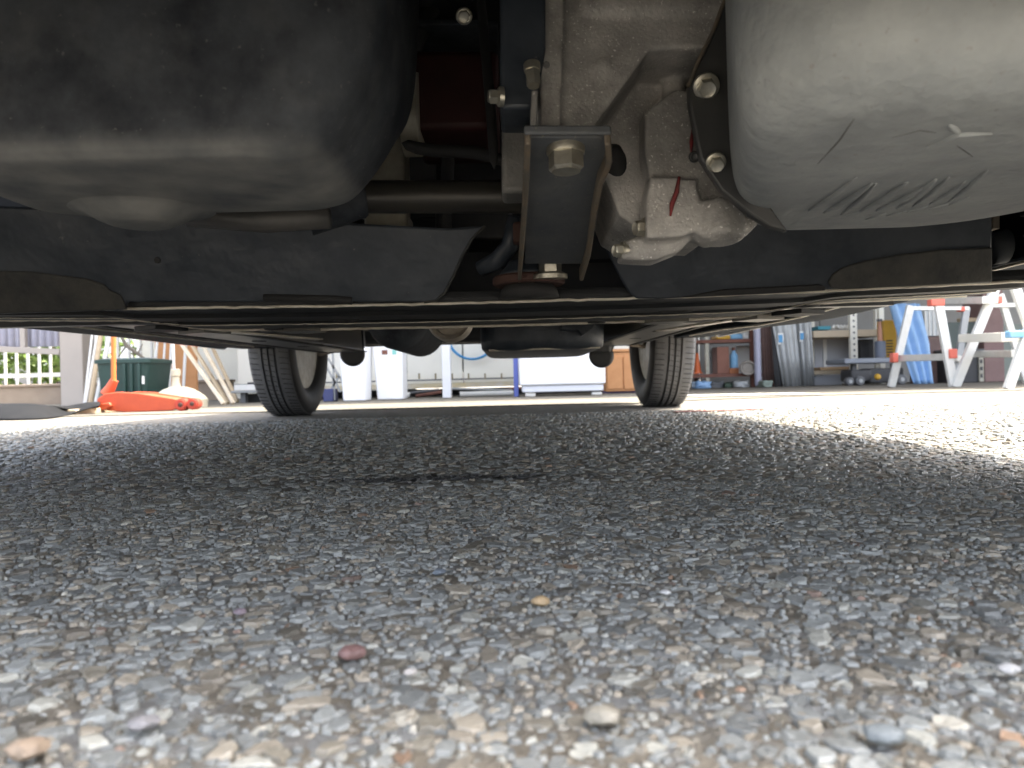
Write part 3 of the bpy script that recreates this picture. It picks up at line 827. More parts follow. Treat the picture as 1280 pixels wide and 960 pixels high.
for s, px, py in ((-1, 443, 446), (1, 750, 448)):
    c = P(px, py, 2.34)
    mb = MB(); mb.cyl((c.x, c.y - .03, c.z + .008), (c.x + s * .01, c.y + .03, c.z + .008), .037, None, 28)
    mb.bar((c.x, c.y, c.z + .02), (c.x - s * .0, c.y - .02, .30), .06, .08)
    mb.bar((c.x, c.y, c.z + .015), (c.x + s * .12, 2.8, .32), .05, .05)
    mb.build('trailing_arm', BLK, axle, bevel=.008, seg=3)
    mb = MB(); mb.tube([(c.x + s * .02, c.y + .06, .25), (c.x + s * .1, c.y + .2, .225), (c.x + s * .2, 2.72, .22), (c.x + s * .24, 2.8, .3)], .006, 8); mb.build('brake_cable', RUSTEDGE, axle, smooth=180)
mb = MB(); mb.prism([P(x, y, 1.68) for x, y in ((700, 402), (745, 402), (742, 410), (735, 415), (728, 419), (722, 413), (702, 412))], (0, .06, 0)); mb.build('tank_bracket', PANB, car, bevel=.002)
mb = MB(); mb.box((CX, 3.36, .36), (1.3, .1, .16)); mb.build('rear_valance', SILL, car, bevel=.02)

# ---- wheels
TYREM = bpy.data.materials.new('tyre_tread'); TYREM.use_nodes = True
nt = TYREM.node_tree; bb = nt.nodes['Principled BSDF']; bb.inputs['Base Color'].default_value = (.03, .03, .031, 1); bb.inputs['Roughness'].default_value = .72
tc = nt.nodes.new('ShaderNodeTexCoord'); nn = nt.nodes.new('ShaderNodeTexNoise'); nn.inputs['Scale'].default_value = 40
nt.links.new(tc.outputs['Object'], nn.inputs['Vector'])
rp = nt.nodes.new('ShaderNodeValToRGB'); rp.color_ramp.elements[0].color = (.075, .078, .083, 1); rp.color_ramp.elements[1].color = (.15, .15, .15, 1)
nt.links.new(nn.outputs['Fac'], rp.inputs['Fac']); nt.links.new(rp.outputs['Color'], bb.inputs['Base Color'])
WALLM = mat('tyre_wall', (.016, .017, .019), .6, 0, (.026, .026, .028), 30, .3)
def wheel(xc, yc, s):                    # s: +1 right side of the car (outer face towards +X)
    Rt, W = .292, .160
    w = thing_child('wheel', (xc, yc, Rt))
    prof = []
    # ribs and grooves across the tread, then shoulders, sidewalls and bead
    gro = [-.022, .0, .022]
    xs_ = [-W / 2 + .012]
    pts = [(-.050, .186), (-.063, .200), (-.0765, .222), (-.080, .245), (-.0765, .268), (-.069, .283), (-.062, .2885)]
    for g_ in gro:
        pts += [(g_ - .0038, Rt - .0006 - .10 * (g_ - .0038) ** 2 * 4), (g_ - .0026, Rt - .0085), (g_ + .0026, Rt - .0085), (g_ + .0038, Rt - .0006 - .10 * (g_ + .0038) ** 2 * 4)]
    pts += [(.062, .2885), (.069, .283), (.0765, .268), (.080, .245), (.0765, .222), (.063, .200), (.050, .186)]
    n = 120
    b = MB()
    b.loft([[(xc + x, yc + r * math.cos(2 * math.pi * k / n), Rt + r * math.sin(2 * math.pi * k / n)) for x, r in pts] for k in range(n + 1)][:n] , False, False, closed=False)
    bm = b.bm; bm.verts.ensure_lookup_table(); m_ = len(pts)
    for i in range(m_ - 1):
        bm.faces.new((bm.verts[(n - 1) * m_ + i], bm.verts[(n - 1) * m_ + i + 1], bm.verts[i + 1], bm.verts[i]))
    ty = b.build('tyre', TYREM, w, origin=(xc, yc, Rt), smooth=40)
    ty.data.materials.append(WALLM)            # clean black sidewall beside the dusty tread
    for p_ in ty.data.polygons:
        if math.hypot(p_.center.y, p_.center.z) < .2842: p_.material_index = 1
    # sipes: fine cross cuts as dark thin bars sunk in the ribs
    b = MB()
    for k in range(90):
        a = 2 * math.pi * k / 90
        for x0, x1, sh in ((-.068, -.036, .0), (-.018, -.004, .3), (.004, .018, .6), (.036, .068, .0)):
            r = Rt + .0001 - (.0012 if abs(x0) > .03 else .0003)
            aa = a + sh * .05
            p = Vector((xc + x0, yc + r * math.cos(aa), Rt + r * math.sin(aa))); q = Vector((xc + x1, yc + r * math.cos(aa + .012), Rt + r * math.sin(aa + .012)))
            b.bar(p, q, .0016, .0016, (0, -math.sin(aa), math.cos(aa)))
    sp = b.build('tread_sipes', RUBBER, w, origin=(xc, yc, Rt), smooth=0); sp['kind'] = 'stuff'
    b = MB()
    b.axis((xc - s * .052, yc, Rt), (s, 0, 0), [(0, .196), (.004, .1965), (.004, .188), (.02, .178), (.05, .160), (.115, .158), (.118, .12), (.110, .07), (.09, .06), (.05, .05)], 60)
    b.build('rim', RIM, w, origin=(xc, yc, Rt), smooth=40)
    b = MB(); b.axis((xc - s * .045, yc, Rt), (s, 0, 0), [(0, .06), (.004, .115), (.01, .12), (.06, .12), (.062, .09)], 40); b.build('brake_drum', RUST, w, origin=(xc, yc, Rt), smooth=40)
def thing_child(name, loc):
    o = bpy.data.objects.new(name, None); COL.objects.link(o); o.parent = car; o.location = Vector(loc) - car.location; return o
for s, xc in ((-1, -.838), (1, .567)):
    wheel(xc, 2.93, s)
    wheel(xc, .46, s)

# ---- body shell above
def body_rows():
    Y = np.array([.19, .20, .215, .245, .38, .55, .75, .95, 1.1, 1.3, 1.5, 1.7, 1.9, 2.1, 2.3, 2.5, 2.7, 2.9, 3.1, 3.25, 3.4, 3.5, 3.55])
    rows = []
    for y in Y:
        f = max(0, (.245 - y) / .055); r_ = max(0, (y - 3.2) / .35)
        w = .83 - .16 * f ** 2 - .08 * r_ ** 2
        zb = .235 if .75 < y < 2.65 else ((.2275 if y < .25 else .285) if y < .75 else .29)
        hood = .78 + .17 * min(max((y - .19) / .6, 0), 1) ** .6
        cab = 0 if y < .75 else min(1, (y - .75) / .7) ** .8
        top = hood + (1.5 - hood) * cab
        if y > 3.0: top = 1.5 - .5 * ((y - 3.0) / .55) ** 2
        belt = min(.92, hood)
        wt = w * (.93 if y < .75 else .93 - .22 * cab)
        prof = [(w * .97, zb), (w, zb + .12), (w, .5), (w * .985, .7), (w * .95, belt), (wt, max(top - .07, belt + .005)), (wt * .8, top - .005 if top > .8 else top), (0, top + .015)]
        rows.append((y, prof))
    return rows
rows = body_rows()
fine = []
for i in range(len(rows) - 1):
    for k in range(5):
        t = k / 5
        fine.append((rows[i][0] * (1 - t) + rows[i + 1][0] * t, [(a[0] * (1 - t) + b[0] * t, a[1] * (1 - t) + b[1] * t) for a, b in zip(rows[i][1], rows[i + 1][1])]))
fine.append(rows[-1])
def refine(prof):
    out = []
    for a, b in zip(prof[:-1], prof[1:]):
        n = 4
        for k in range(n): out.append((a[0] + (b[0] - a[0]) * k / n, a[1] + (b[1] - a[1]) * k / n))
    out.append(prof[-1])
    return out
bodyb, winb = MB(), MB()
grid = []
for y, pf in fine:
    pf = refine(pf)
    grid.append((y, [(CX - x, z) for x, z in pf] + [(CX + x, z) for x, z in pf[::-1][1:]]))
arch = ((.46, .292), (2.93, .292))
def fix(y, x, z):
    for ay, az in arch:
        d = math.hypot(y - ay, z - az)
        if d < .335 and abs(x - CX) > .7:
            return True, (ay + (y - ay) / max(d, 1e-6) * .335, az + (z - az) / max(d, 1e-6) * .335)
    return False, (y, z)
nprof = len(grid[0][1])
for i in range(len(grid) - 1):
    for j in range(nprof - 1):
        q = [(grid[i][0], *grid[i][1][j]), (grid[i][0], *grid[i][1][j + 1]), (grid[i + 1][0], *grid[i + 1][1][j + 1]), (grid[i + 1][0], *grid[i + 1][1][j])]
        fx_ = [fix(*p) for p in q]
        if all(f[0] for f in fx_): continue
        P4 = [(p[1], f[1][0], f[1][1]) for p, f in zip(q, fx_)]
        jj = min(j, nprof - 2 - j)
        yc = (q[0][0] + q[2][0]) / 2
        tgt = winb if (16 <= jj < 20 and 1.0 < yc < 3.1 and not 1.9 < yc < 2.0) else bodyb
        try:
            tgt.bm.faces.new([tgt.bm.verts.new(p) for p in P4])
        except ValueError:
            pass
for b in (bodyb, winb): bmesh.ops.remove_doubles(b.bm, verts=b.bm.verts, dist=.0004)
body = bodyb.build('body', BODY, car, solid=.004, smooth=50)
for sgn in (-1, 1):
    w2 = MB(); w2.bm.free(); w2.bm = winb.bm.copy()
    bmesh.ops.delete(w2.bm, geom=[v for v in w2.bm.verts if (v.co.x - CX) * sgn < 0], context='VERTS')
    for front in (0, 1):
        w3 = MB(); w3.bm.free(); w3.bm = w2.bm.copy()
        bmesh.ops.delete(w3.bm, geom=[v for v in w3.bm.verts if (v.co.y < 1.95) == bool(front)], context='VERTS')
        w3.build('side_window', GLASS, car, solid=.004, smooth=50)
    w2.bm.free()
mb = MB(); mb.loft([rrect(CX - .74, CX + .74, .195, .2445, z, .02, 6) for z in (.2262, .232)]); mb.build('shade_plate', BLACKP_, car, bevel=.003)  # unseen plate added behind the bumper to shade the pan walls
# front bumper face, grille and lamps; tail
yf, pf = fine[0]
mb = MB(); mb.loft([[(CX - x, yf, z) for x, z in refine(pf)[:-1]], [(CX + x, yf, z) for x, z in refine(pf)[:-1]]], closed=False); mb.build('front_bumper', BODY, car, solid=.006)
yf, pf = fine[-1]
mb = MB(); mb.loft([[(CX - x, yf, z) for x, z in refine(pf)[:-1]], [(CX + x, yf, z) for x, z in refine(pf)[:-1]]], closed=False); mb.build('tailgate', BODY, car, solid=.006)
for k in range(4):
    mb = MB(); mb.box((CX, .18, .42 + .04 * k), (.7, .02, .018)); mb.build('grille_bar', BLK, car, bevel=.004)
for s in (-1, 1):
    mb = MB(); mb.box((CX + s * .48, .185, .66), (.26, .04, .1)); mb.build('headlight', mat('lamp_lens', (.5, .5, .5), .1), car, bevel=.02, seg=3)
    mb = MB(); mb.box((CX + s * .62, 3.555, .85), (.12, .03, .3)); mb.build('tail_light', mat('tail_lens', (.3, .01, .01), .15), car, bevel=.01, seg=3)

# ================================================================== the yard and workshop behind the car
CREAM = mat('cream_paint', (0.88, 0.86, 0.76), 0.6, 0, (0.8, 0.77, 0.67), 3, .3)
BASEC = mat('base_cream', (0.5, 0.46, 0.35), 0.6, 0, (0.42, 0.38, 0.28), 6, .3)
BEIGE = mat('beige_steel', (0.46, 0.40, 0.34), 0.55, 0, (0.40, 0.35, 0.3), 5, .3)
WHITE = mat('white_enamel', (0.78, 0.79, 0.8), 0.4, 0, (0.72, 0.73, 0.74), 4, .3)
WHITEP = mat('white_plastic', (0.75, 0.74, 0.7), 0.45, 0, (0.66, 0.65, 0.6), 6, .3)
TIMBER = mat('pale_timber', (0.58, 0.47, 0.32), 0.7, 0, (0.45, 0.33, 0.2), 14, .3)
ORANGEW = mat('orange_wood', (0.58, 0.29, 0.12), 0.6, 0, (0.46, 0.21, 0.08), 12, .3)
JACKR = mat('jack_red', (0.54, 0.085, 0.026), 0.5, 0, (0.42, 0.06, 0.022), 20, .3)
GREEN = mat('dark_green_plastic', (0.014, 0.042, 0.034), 0.5, 0, (0.022, 0.055, 0.045), 8, .3)
ALUM = mat('ladder_aluminium', (0.66, 0.66, 0.63), 0.4, 0.6, (0.54, 0.54, 0.5), 25, .3)
ALUMW = mat('ladder_white', (0.74, 0.74, 0.70), 0.45, 0.15, (0.66, 0.66, 0.62), 20, .3)
REDCAP = mat('red_cap', (0.66, 0.14, 0.09), 0.45)
BLUE = mat('blue_sheet', (0.22, 0.40, 0.66), 0.5, 0, (0.34, 0.52, 0.76), 9, .3)
RUSTY = mat('rusty_frame', (0.22, 0.09, 0.06), 0.8, 0, (0.13, 0.06, 0.045), 20, .3)
BROWN = mat('brown_panel', (0.17, 0.105, 0.09), 0.6, 0, (0.12, 0.075, 0.065), 9, .3)
GREY = mat('grey_metal', (0.36, 0.37, 0.36), 0.45, 0.3, (0.27, 0.28, 0.28), 7, .3)
DGREY = mat('dark_grey', (0.10, 0.105, 0.11), 0.6, 0, (0.11, 0.11, 0.11), 14, .3)
BLACKP = mat('black_plastic', (0.04, 0.04, 0.042), 0.55, 0, (0.035, 0.035, 0.035), 12, .3)
YELLOW = mat('yellow_plastic', (0.62, 0.36, 0.03), 0.5, 0, (0.5, 0.28, 0.03), 10, .3)
BLUEP = mat('blue_paint', (0.14, 0.18, 0.52), 0.5)
SKYB = mat('light_blue', (0.12, 0.34, 0.56), 0.5, 0, (0.3, 0.5, 0.68), 15, .3)
CARD = mat('cardboard', (0.42, 0.29, 0.16), 0.8, 0, (0.34, 0.23, 0.13), 10, .3)
MATT = mat('black_rubber_mat', (0.012, 0.013, 0.014), 0.9, 0, (0.022, 0.022, 0.023), 10, .3, spec=0.06)
WALLG = mat('workshop_wall', (0.34, 0.34, 0.33), 0.8, 0, (0.25, 0.25, 0.24), 1.5, .3)
TANW = mat('tan_block', (0.36, 0.29, 0.22), 0.85, 0, (0.28, 0.22, 0.17), 8, .3, (60, .5, .004))
CLEAR = mat('cloudy_plastic', (0.62, 0.62, 0.72), 0.4, 0, (0.5, 0.5, 0.62), 12, .3)

def X_(px, py, Y): return P(px, py, Y).x
def Z_(px, py, Y): return P(px, py, Y).z
def sbox(mb, x0, x1, ytop, Y, depth, ybot=None, ztop=None):      # box standing (or hung) at distance Y between two photo columns
    z1 = Z_((x0 + x1) / 2, ytop, Y) if ztop is None else ztop
    z0 = 0.005 if ybot is None else Z_((x0 + x1) / 2, ybot, Y)
    xa, xb = X_(x0, 470, Y), X_(x1, 470, Y)
    mb.box(((xa + xb) / 2, Y + depth / 2, (z0 + z1) / 2), (xb - xa, depth, z1 - z0))
    return ((xa + xb) / 2, Y, z0)
def one(name, label, cat, m, x0, x1, ytop, Y, depth, ybot=None, ztop=None, bevel=.004, group=None):
    mb = MB(); base = sbox(mb, x0, x1, ytop, Y, depth, ybot, ztop)
    return tag(mb.build(name, m, origin=base, bevel=bevel), label, cat, group)

# ---- carport: roof, posts
cp = thing('carport', 'open carport with beige steel posts over the rear of the yard', 'carport', (-3.5, 6.4, 0))
mb = MB(); base = sbox(mb, 75, 104, 0, 6.4, .19, ztop=2.62); mb.build('post', BEIGE, cp, bevel=.008)
mb = MB(); mb.box((8.2, 6.5, 1.31), (.19, .19, 2.62)); mb.build('post', BEIGE, cp, bevel=.008)
mb = MB(); mb.loft([[(x, 4.8, 2.66 + .03 * (i % 2)) for i, x in enumerate(np.linspace(-3.9, 9.5, 120))], [(x, 13, 2.95 + .03 * (i % 2)) for i, x in enumerate(np.linspace(-3.9, 9.5, 120))]], closed=False)
mb.build('roof', WALLG, cp, solid=.01, smooth=0)
mb = MB(); mb.box((2.8, 4.9, 2.56), (13.4, .08, .16)); mb.build('roof_beam', BEIGE, cp)
mb = MB(); sbox(mb, 103.5, 108, 0, 6.5, .06, ztop=2.5); mb.build('downpipe', mat('downpipe', (.25, .22, .19), .5), cp, bevel=.01)

# ---- garden side at the far left
ws = thing('wind_screen', 'cloudy corrugated plastic panel above a brown rail beside the beige post', 'screen', (-4.3, 6.45, .4))
y_, x0_, x1_ = 6.47, X_(-120, 420, 6.47), X_(74, 420, 6.47)
mb = MB(); mb.loft([[(x, y_ + .012 * math.sin(i * 1.6), Z_(30, 434, y_)) for i, x in enumerate(np.linspace(x0_, x1_, 80))], [(x, y_ + .012 * math.sin(i * 1.6), 1.7) for i, x in enumerate(np.linspace(x0_, x1_, 80))]], closed=False)
mb.build('panel', CLEAR, ws, solid=.004, smooth=60)
mb = MB(); mb.bar(P(-120, 431, y_ - .05), P(76, 440, y_ - .05), .05, .05, (0, 1, 0)); mb.build('rail', BEIGE, ws, bevel=.004)
for px in (-60, 30):
    mb = MB(); a = P(px, 434, y_ - .03); mb.bar(a, (a.x, a.y, 1.7), .04, .04); mb.build('upright', BEIGE, ws)
lw = thing('garden_wall', 'low tan block wall carrying the white fence at far left', 'wall', (-6, 8.4, 0))
mb = MB(); mb.box((-6.5, 8.5, .1), (6.8, .15, .2)); mb.build('wall', TANW, lw, bevel=.006)
mb = MB(); mb.box((-6.5, 8.5, .215), (6.82, .19, .03)); mb.build('coping', TANW, lw, bevel=.006)
wf = thing('garden_fence', 'white vertical bar fence on the low tan wall', 'fence', (-6, 8.5, .23))
bar0 = None
for i in range(46):
    x = -9.6 + i * .125
    if bar0 is None:
        mb = MB(); mb.box((x, 8.5, .73), (.022, .022, 1.0)); bar0 = mb.build('bar', WHITEP, wf); bx0 = x
    else:
        o = bar0.copy(); COL.objects.link(o); o.parent = wf; o.location.x = bar0.location.x + (x - bx0)
for z in (.33, 1.2):
    mb = MB(); mb.box((-6.75, 8.53, z), (5.9, .03, .045)); mb.build('rail', WHITEP, wf)
LEAF = mat('leaf_green', (0.13, 0.22, 0.045), 0.5, 0, (0.22, 0.30, 0.08), 3, .3)
STEM = mat('stem_brown', (0.10, 0.075, 0.05), 0.8)
def shrub(x, y, h, r, n, label):
    t = thing('shrub', label, 'shrub', (x, y, 0), 'shrubs beyond the white fence')
    mb = MB()
    for k in range(6):
        a = random.uniform(0, 6.28); q = Vector((x + math.cos(a) * r * .5, y + math.sin(a) * r * .5, h * .85))
        mb.tube([(x, y, 0), (x + (q.x - x) * .4, y + (q.y - y) * .4, h * .45), q], [.022, .014, .005], 6)
    mb.build('stem', STEM, t)
    mb = MB()
    for k in range(n):
        u = Vector((random.gauss(0, 1), random.gauss(0, 1), random.gauss(0, 1))).normalized() * random.uniform(.55, 1)
        lump = 1 + .3 * math.sin(5 * u.x + x) * math.cos(4 * u.z + y)
        c = Vector((x + u.x * r * lump, y + u.y * r * lump, h * .55 + u.z * h * .5 * lump))
        if c.z < .05: continue
        a1 = Vector((random.gauss(0, 1), random.gauss(0, 1), random.gauss(0, .6))).normalized(); a2 = a1.cross(Vector((random.gauss(0, 1), random.gauss(0, 1), random.gauss(0, 1)))).normalized()
        s = random.uniform(.035, .07)
        mb.loft([[c - a1 * s * 1.3, c - a2 * s * .5 + Vector((0, 0, .01))], [c + a2 * s * .5, c + a1 * s * 1.3]], closed=False)
    mb.build('foliage', LEAF, t, smooth=0)
shrub(-6.6, 9.6, 1.5, .7, 1600, 'leafy green shrub behind the fence, furthest from the beige post')
shrub(-5.55, 9.4, 1.3, .55, 1400, 'bushy green shrub behind the fence, nearest the beige post')
shrub(-6.1, 10.8, 2.2, .8, 1800, 'taller green shrub standing between and behind the other two')
for i, (x, y, h) in enumerate(((-7.9, 9.8, 1.7), (-3.7, 10.4, 1.5))):
    shrub(x, y, h, .7, 1200, ('green shrub partly out of view at the left end of the fence', 'shrub with gaps seen behind the dark green bin')[i])
mb = MB(); mb.box((-2.9, 9.6, .7), (3.4, .14, 1.4)); tag(mb.build('boundary_wall', CREAM, origin=(-2.9, 9.6, 0)), 'pale boundary wall behind the dark green bin and leaning poles', 'wall')

# ---- rubber mat and battens at left
mb = MB()
prof = [(-30, 503, 526), (0, 505, 526), (25, 504, 525.5), (50, 504.5, 525), (70, 507, 523), (85, 506.5, 520), (97, 505, 515), (110, 503.5, 511), (126, 503, 507)]
top, low = [], []
for x, yt, yb in prof:
    yf_ = 96 / (yb - 480 - .025 * (640 - x)) if yb - 480 - .025 * (640 - x) > 3 else 5
    yf_ = max(3.1, min(yf_, 3.75))
    top.append((P(x, yt, yf_ + .32), yf_)); low.append(P(x, yb, yf_))
N_ = len(prof)
rowsm = []
for t in np.linspace(0, 1, 9):
    row = []
    for i, (p, yf_) in enumerate(top):
        q = low[i]
        z = max(q.z, .003) * (1 - t) + p.z * t ** 1.0
        bulge = .012 * math.sin(math.pi * t) * math.sin(i * 1.1)
        row.append((q.x * (1 - t) + p.x * t, q.y * (1 - t) + p.y * t, max(z + bulge, .004)))
    rowsm.append(row)
for t in (1, 2):
    rowsm.append([(p.x, p.y + .2 * t, max(.004, p.z * (1 - .55 * t))) for p, yf_ in top])
mb.loft(rowsm, closed=False)
tag(mb.build('rubber_mat', MATT, origin=(-2.1, 3.4, 0), solid=.008, sub=1, smooth=180), 'wavy black rubber mat lying on the ground at far left', 'mat')
def batten(x0, y0, x1, y1, w, label):
    a, b_ = G(x0, y0), G(x1, y1)
    mb = MB(); mb.bar(a + Vector((0, 0, .016)), b_ + Vector((0, 0, .016)), w, .026, (0, 1, 0)); tag(mb.build('wooden_batten', TIMBER, origin=(a.x, a.y, 0), bevel=.003), label, 'batten', 'battens by the red jack')
batten(86, 519.5, 158, 514.5, .07, 'pale wooden batten on the ground in front of the red jack')

# ---- floor jack
JY = 3.98
jk = thing('floor_jack', 'red trolley jack with an orange upright handle', 'jack', (X_(180, 510, JY), JY, 0))
side = [(122, 506), (121, 499), (131, 492), (146, 490), (168, 490.8), (202, 496), (216, 498), (230, 502), (230, 507), (215, 513), (158, 515.5), (124, 512)]
for dy in (0, .22):
    mb = MB(); mb.prism([P(x, y, JY) + Vector((0, dy, 0)) for x, y in side], (0, .012, 0)); mb.build('side_plate', JACKR, jk, bevel=.004)
mb = MB(); mb.prism([P(x, y, JY) for x, y in ((140, 492), (168, 492.5), (205, 498), (215, 504), (180, 508), (140, 508))], (0, .19, 0)); bd = mb.build('lift_arm', JACKR, jk, bevel=.006)
for v in bd.data.vertices: v.co.y += .02
for px, py, r in ((228.5, 505.8, 7.6), (243, 504.6, 7.2)):
    c = P(px, py, JY - .01); rr = r / 960 * JY; rr = min(rr, c.z - .002)
    mb = MB(); mb.axis(c, (0, 1, 0), [(-.03, rr * .78), (-.026, rr * .8), (-.024, rr), (.03, rr), (.034, rr * .8)], 32); w_ = mb.build('wheel', mat('jack_wheel', (.5, .05, .025), .6, 0, (.35, .04, .02), 30, .3) if px < 240 else bpy.data.materials['jack_wheel'], jk, smooth=40)
    mb = MB(); mb.axis(c, (0, -1, 0), [(.02, rr * .4), (.034, rr * .36), (.036, rr * .2)], 20); mb.build('hub', RUST, w_, smooth=40)
mb = MB(); mb.tube([P(133, 493, JY + .1), P(138, 485, JY + .1), P(143, 475, JY + .1)], [.032, .026, .02], 16); mb.build('handle_socket', JACKR, jk, smooth=40)
mb = MB(); a = P(142, 478, JY + .1); mb.cyl(a, (a.x + .02, a.y, 1.05), .0125, None, 16); mb.build('handle', mat('orange_handle', (.52, .16, .035), .5), jk)
mb = MB(); mb.prism([P(x, y, JY - .02) for x, y in ((122, 512), (124, 505), (136, 503), (139, 507), (131, 512.5))], (0, .04, 0)); mb.build('pedal', JACKR, jk, bevel=.004)

# ---- dark green bin
gb = thing('green_bin', 'dark green ribbed plastic bin behind the red jack', 'bin', (X_(153, 480, 5.3), 5.3, 0))
x0_, x1_ = X_(118, 480, 5.3), X_(186, 480, 5.3); zt = Z_(150, 447.5, 5.3)
mb = MB(); mb.loft([rrect(x0_ + .03, x1_ - .04, 5.32, 5.68, .01, .04, 6), rrect(x0_, x1_, 5.3, 5.7, zt * .92, .05, 6)], True, True); mb.build('tub', GREEN, gb, smooth=50)
mb = MB(); mb.loft([rrect(x0_ - .012, x1_ + .012, 5.288, 5.712, zt * .90, .05, 6), rrect(x0_ - .012, x1_ + .012, 5.288, 5.712, zt * .97, .05, 6), rrect(x0_ + .03, x1_ - .03, 5.33, 5.67, zt, .04, 6)], True, True); mb.build('lid', GREEN, gb, smooth=50)
for f in (.55, .68, .82):
    x = x0_ + (x1_ - x0_) * f
    mb = MB(); mb.bar((x, 5.305, .06), (x + .006, 5.29, zt * .88), .02, .02); mb.build('rib', GREEN, gb, bevel=.005)
mb = MB(); sbox(mb, 177.2, 180.2, 470, 5.285, .006, 480); mb.build('sticker', WHITEP, gb)

# ---- parasol base
c = P(224, 505, 4.75); k = 4.75 / 960
pb = thing('parasol_base', 'cream round parasol base with a short neck behind the red jack', 'parasol base', (c.x, c.y, 0))
mb = MB(); mb.axis((c.x, c.y, .004), (0, 0, 1), [(0, 33 * k), (.05, 34 * k), (.075, 30 * k), (.115, 18 * k), (.13, 9 * k)], 40); mb.build('foot', BASEC, pb, smooth=40)
xn = X_(220, 480, 4.75)
mb = MB(); mb.axis((xn, c.y, .125), (0, 0, 1), [(0, 6.5 * k), (.04, 4.6 * k), (.075, 4.4 * k), (.078, 5.8 * k), (.115, 5.8 * k), (.12, 4.5 * k)], 24); mb.build('neck', BASEC, pb, smooth=40)
mb = MB(); mb.cyl((xn - .01, c.y, .23), (xn - .015, c.y, 1.5), .008, None, 12); mb.build('pole', WHITEP, pb)

# ---- orange board, white poles, leaning sticks
one('orange_board', 'orange brown wooden board standing behind the white poles', 'board', ORANGEW, 194, 246, 0, 6.35, .03, ztop=1.3)
def pole(px, py, qx, Y, r, m, label, group, top=1.25, name='pole', dy=.35):
    a = Vector((X_(px, py, Y), Y, .004)); q = P(qx, 430, Y)
    t = (top - a.z) / (q.z - a.z)
    b_ = Vector((a.x + (q.x - a.x) * t, Y + dy, top))
    mb = MB(); mb.cyl(a, b_, r, r * .95, 12)
    tag(mb.build(name, m, origin=a, smooth=60), label, 'pole', group)
for i, (p0, p1, r, l) in enumerate(((190, 190.5, .011, 'white pole left of the orange board, nearest the green bin'), (201, 200.5, .009, 'white pole in front of the left edge of the orange board'),
                                   (210, 209, .012, 'thick white pole in front of the orange board, just left of the parasol neck'), (228, 227, .012, 'white pole in front of the orange board, right of the parasol neck'))):
    pole(p0, 500, p1, 6.1, r, WHITEP, l, 'white poles against the orange board', dy=.2)
for i, (p0, y0, q, r, l) in enumerate(((106, 500, 111, .010, 'thin cream pole leaning closest to the beige post'), (112, 501, 115.5, .017, 'thick cream pole leaning between the beige post and the green bin'),
                                      (119, 501, 126, .016, 'whitish pole leaning against the dark green bin'), (104.5, 500, 105, .008, 'thinnest pole standing upright against the beige post'))):
    pole(p0, y0, q, 5.6, r, TIMBER if i == 1 else WHITEP, l, 'poles leaning beside the beige post', dy=.25)
for i, (p0, y0, q, l) in enumerate(((280, 507, 229, 'leaning timber batten, the one reaching furthest towards the orange board'), (285, 506, 241, 'leaning timber batten, second from the orange board'),
                                   (292, 506, 254, 'leaning timber batten, third from the orange board'), (297, 504, 265, 'leaning timber batten nearest the tyre'))):
    a = G(p0, y0); a = Vector((a.x, a.y, .01)); q_ = P(q, 433, a.y + .3)
    q_ = a + (q_ - a) * 1.6
    mb = MB(); mb.bar(a, q_, .032, .022, (0, 1, 0)); tag(mb.build('timber_batten', TIMBER if i % 2 else mat('bleached_timber', (.66, .6, .48), .7, 0, (.55, .42, .27), 9, .3), origin=a, bevel=.003), l, 'batten', 'timber battens leaning beside the orange board')
mb = MB(); mb.tube([P(150, 418, 6.0), P(158, 432, 6.0), P(172, 442, 6.02), P(186, 452, 6.05)], [.012, .016, .013, .008], 8)
for a, b_ in (((158, 432), (148, 446)), ((172, 442), (178, 430)), ((166, 437), (168, 452))): mb.tube([P(*a, 6.01), P(*b_, 6.04)], [.008, .004], 6)
a = P(186, 452, 6.05); mb.tube([a, (a.x + .06, 6.1, .01)], [.008, .012], 8)
tag(mb.build('dead_branch', mat('dry_bark', (.22, .19, .15), .8), origin=(a.x, 6.05, 0)), 'dry grey branch sticking up behind the green bin', 'branch')

# ---- cream shed with raised floor in the middle
SY = 6.8
xs0, xs1 = X_(296, 470, SY), X_(862, 470, SY)
sh = thing('shed', 'long cream shed standing on a raised base across the back', 'shed', ((xs0 + xs1) / 2, SY, 0))
zb = Z_(640, 477, SY)
edges = np.linspace(xs0, xs1, 9)
for i in range(8):
    mb = MB(); mb.box(((edges[i] + edges[i + 1]) / 2, SY + .03 + .004 * (i % 2), (zb + 2.3) / 2), (edges[i + 1] - edges[i] - .012, .05, 2.3 - zb)); mb.build('wall_panel', CREAM, sh, bevel=.004)
mb = MB(); mb.box(((xs0 + xs1) / 2, SY + 1.0, 1.25), (xs1 - xs0, 1.8, 2.0)); mb.build('body', WALLG, sh)
mb = MB(); mb.box(((xs0 + xs1) / 2, SY - .02, zb - .02), (xs1 - xs0, .06, .04)); mb.build('floor_edge', mat('yellowed_edge', (.55, .44, .2), .7, 0, (.6, .56, .5), 5, .15), sh)
mb = MB(); mb.box(((xs0 + xs1) / 2, SY - .05, Z_(640, 472.5, SY)), (xs1 - xs0, .012, .012)); mb.build('rail', DGREY, sh)
for i in range(22):
    px = 318 + 20.6 * i
    if px > 855: break
    mb = MB(); a = P(px, 472, SY - .05); mb.box((a.x, a.y, a.z + .012), (.014, .02, .05)); mb.build('hook', mat('hook_brown', (.25, .2, .1), .6) if i == 0 else bpy.data.materials['hook_brown'], sh)
mb = MB(); mb.box(((xs0 + xs1) / 2, SY + .5, zb / 2 - .02), (xs1 - xs0, .1, zb - .06)); mb.build('base', BLACKP, sh)
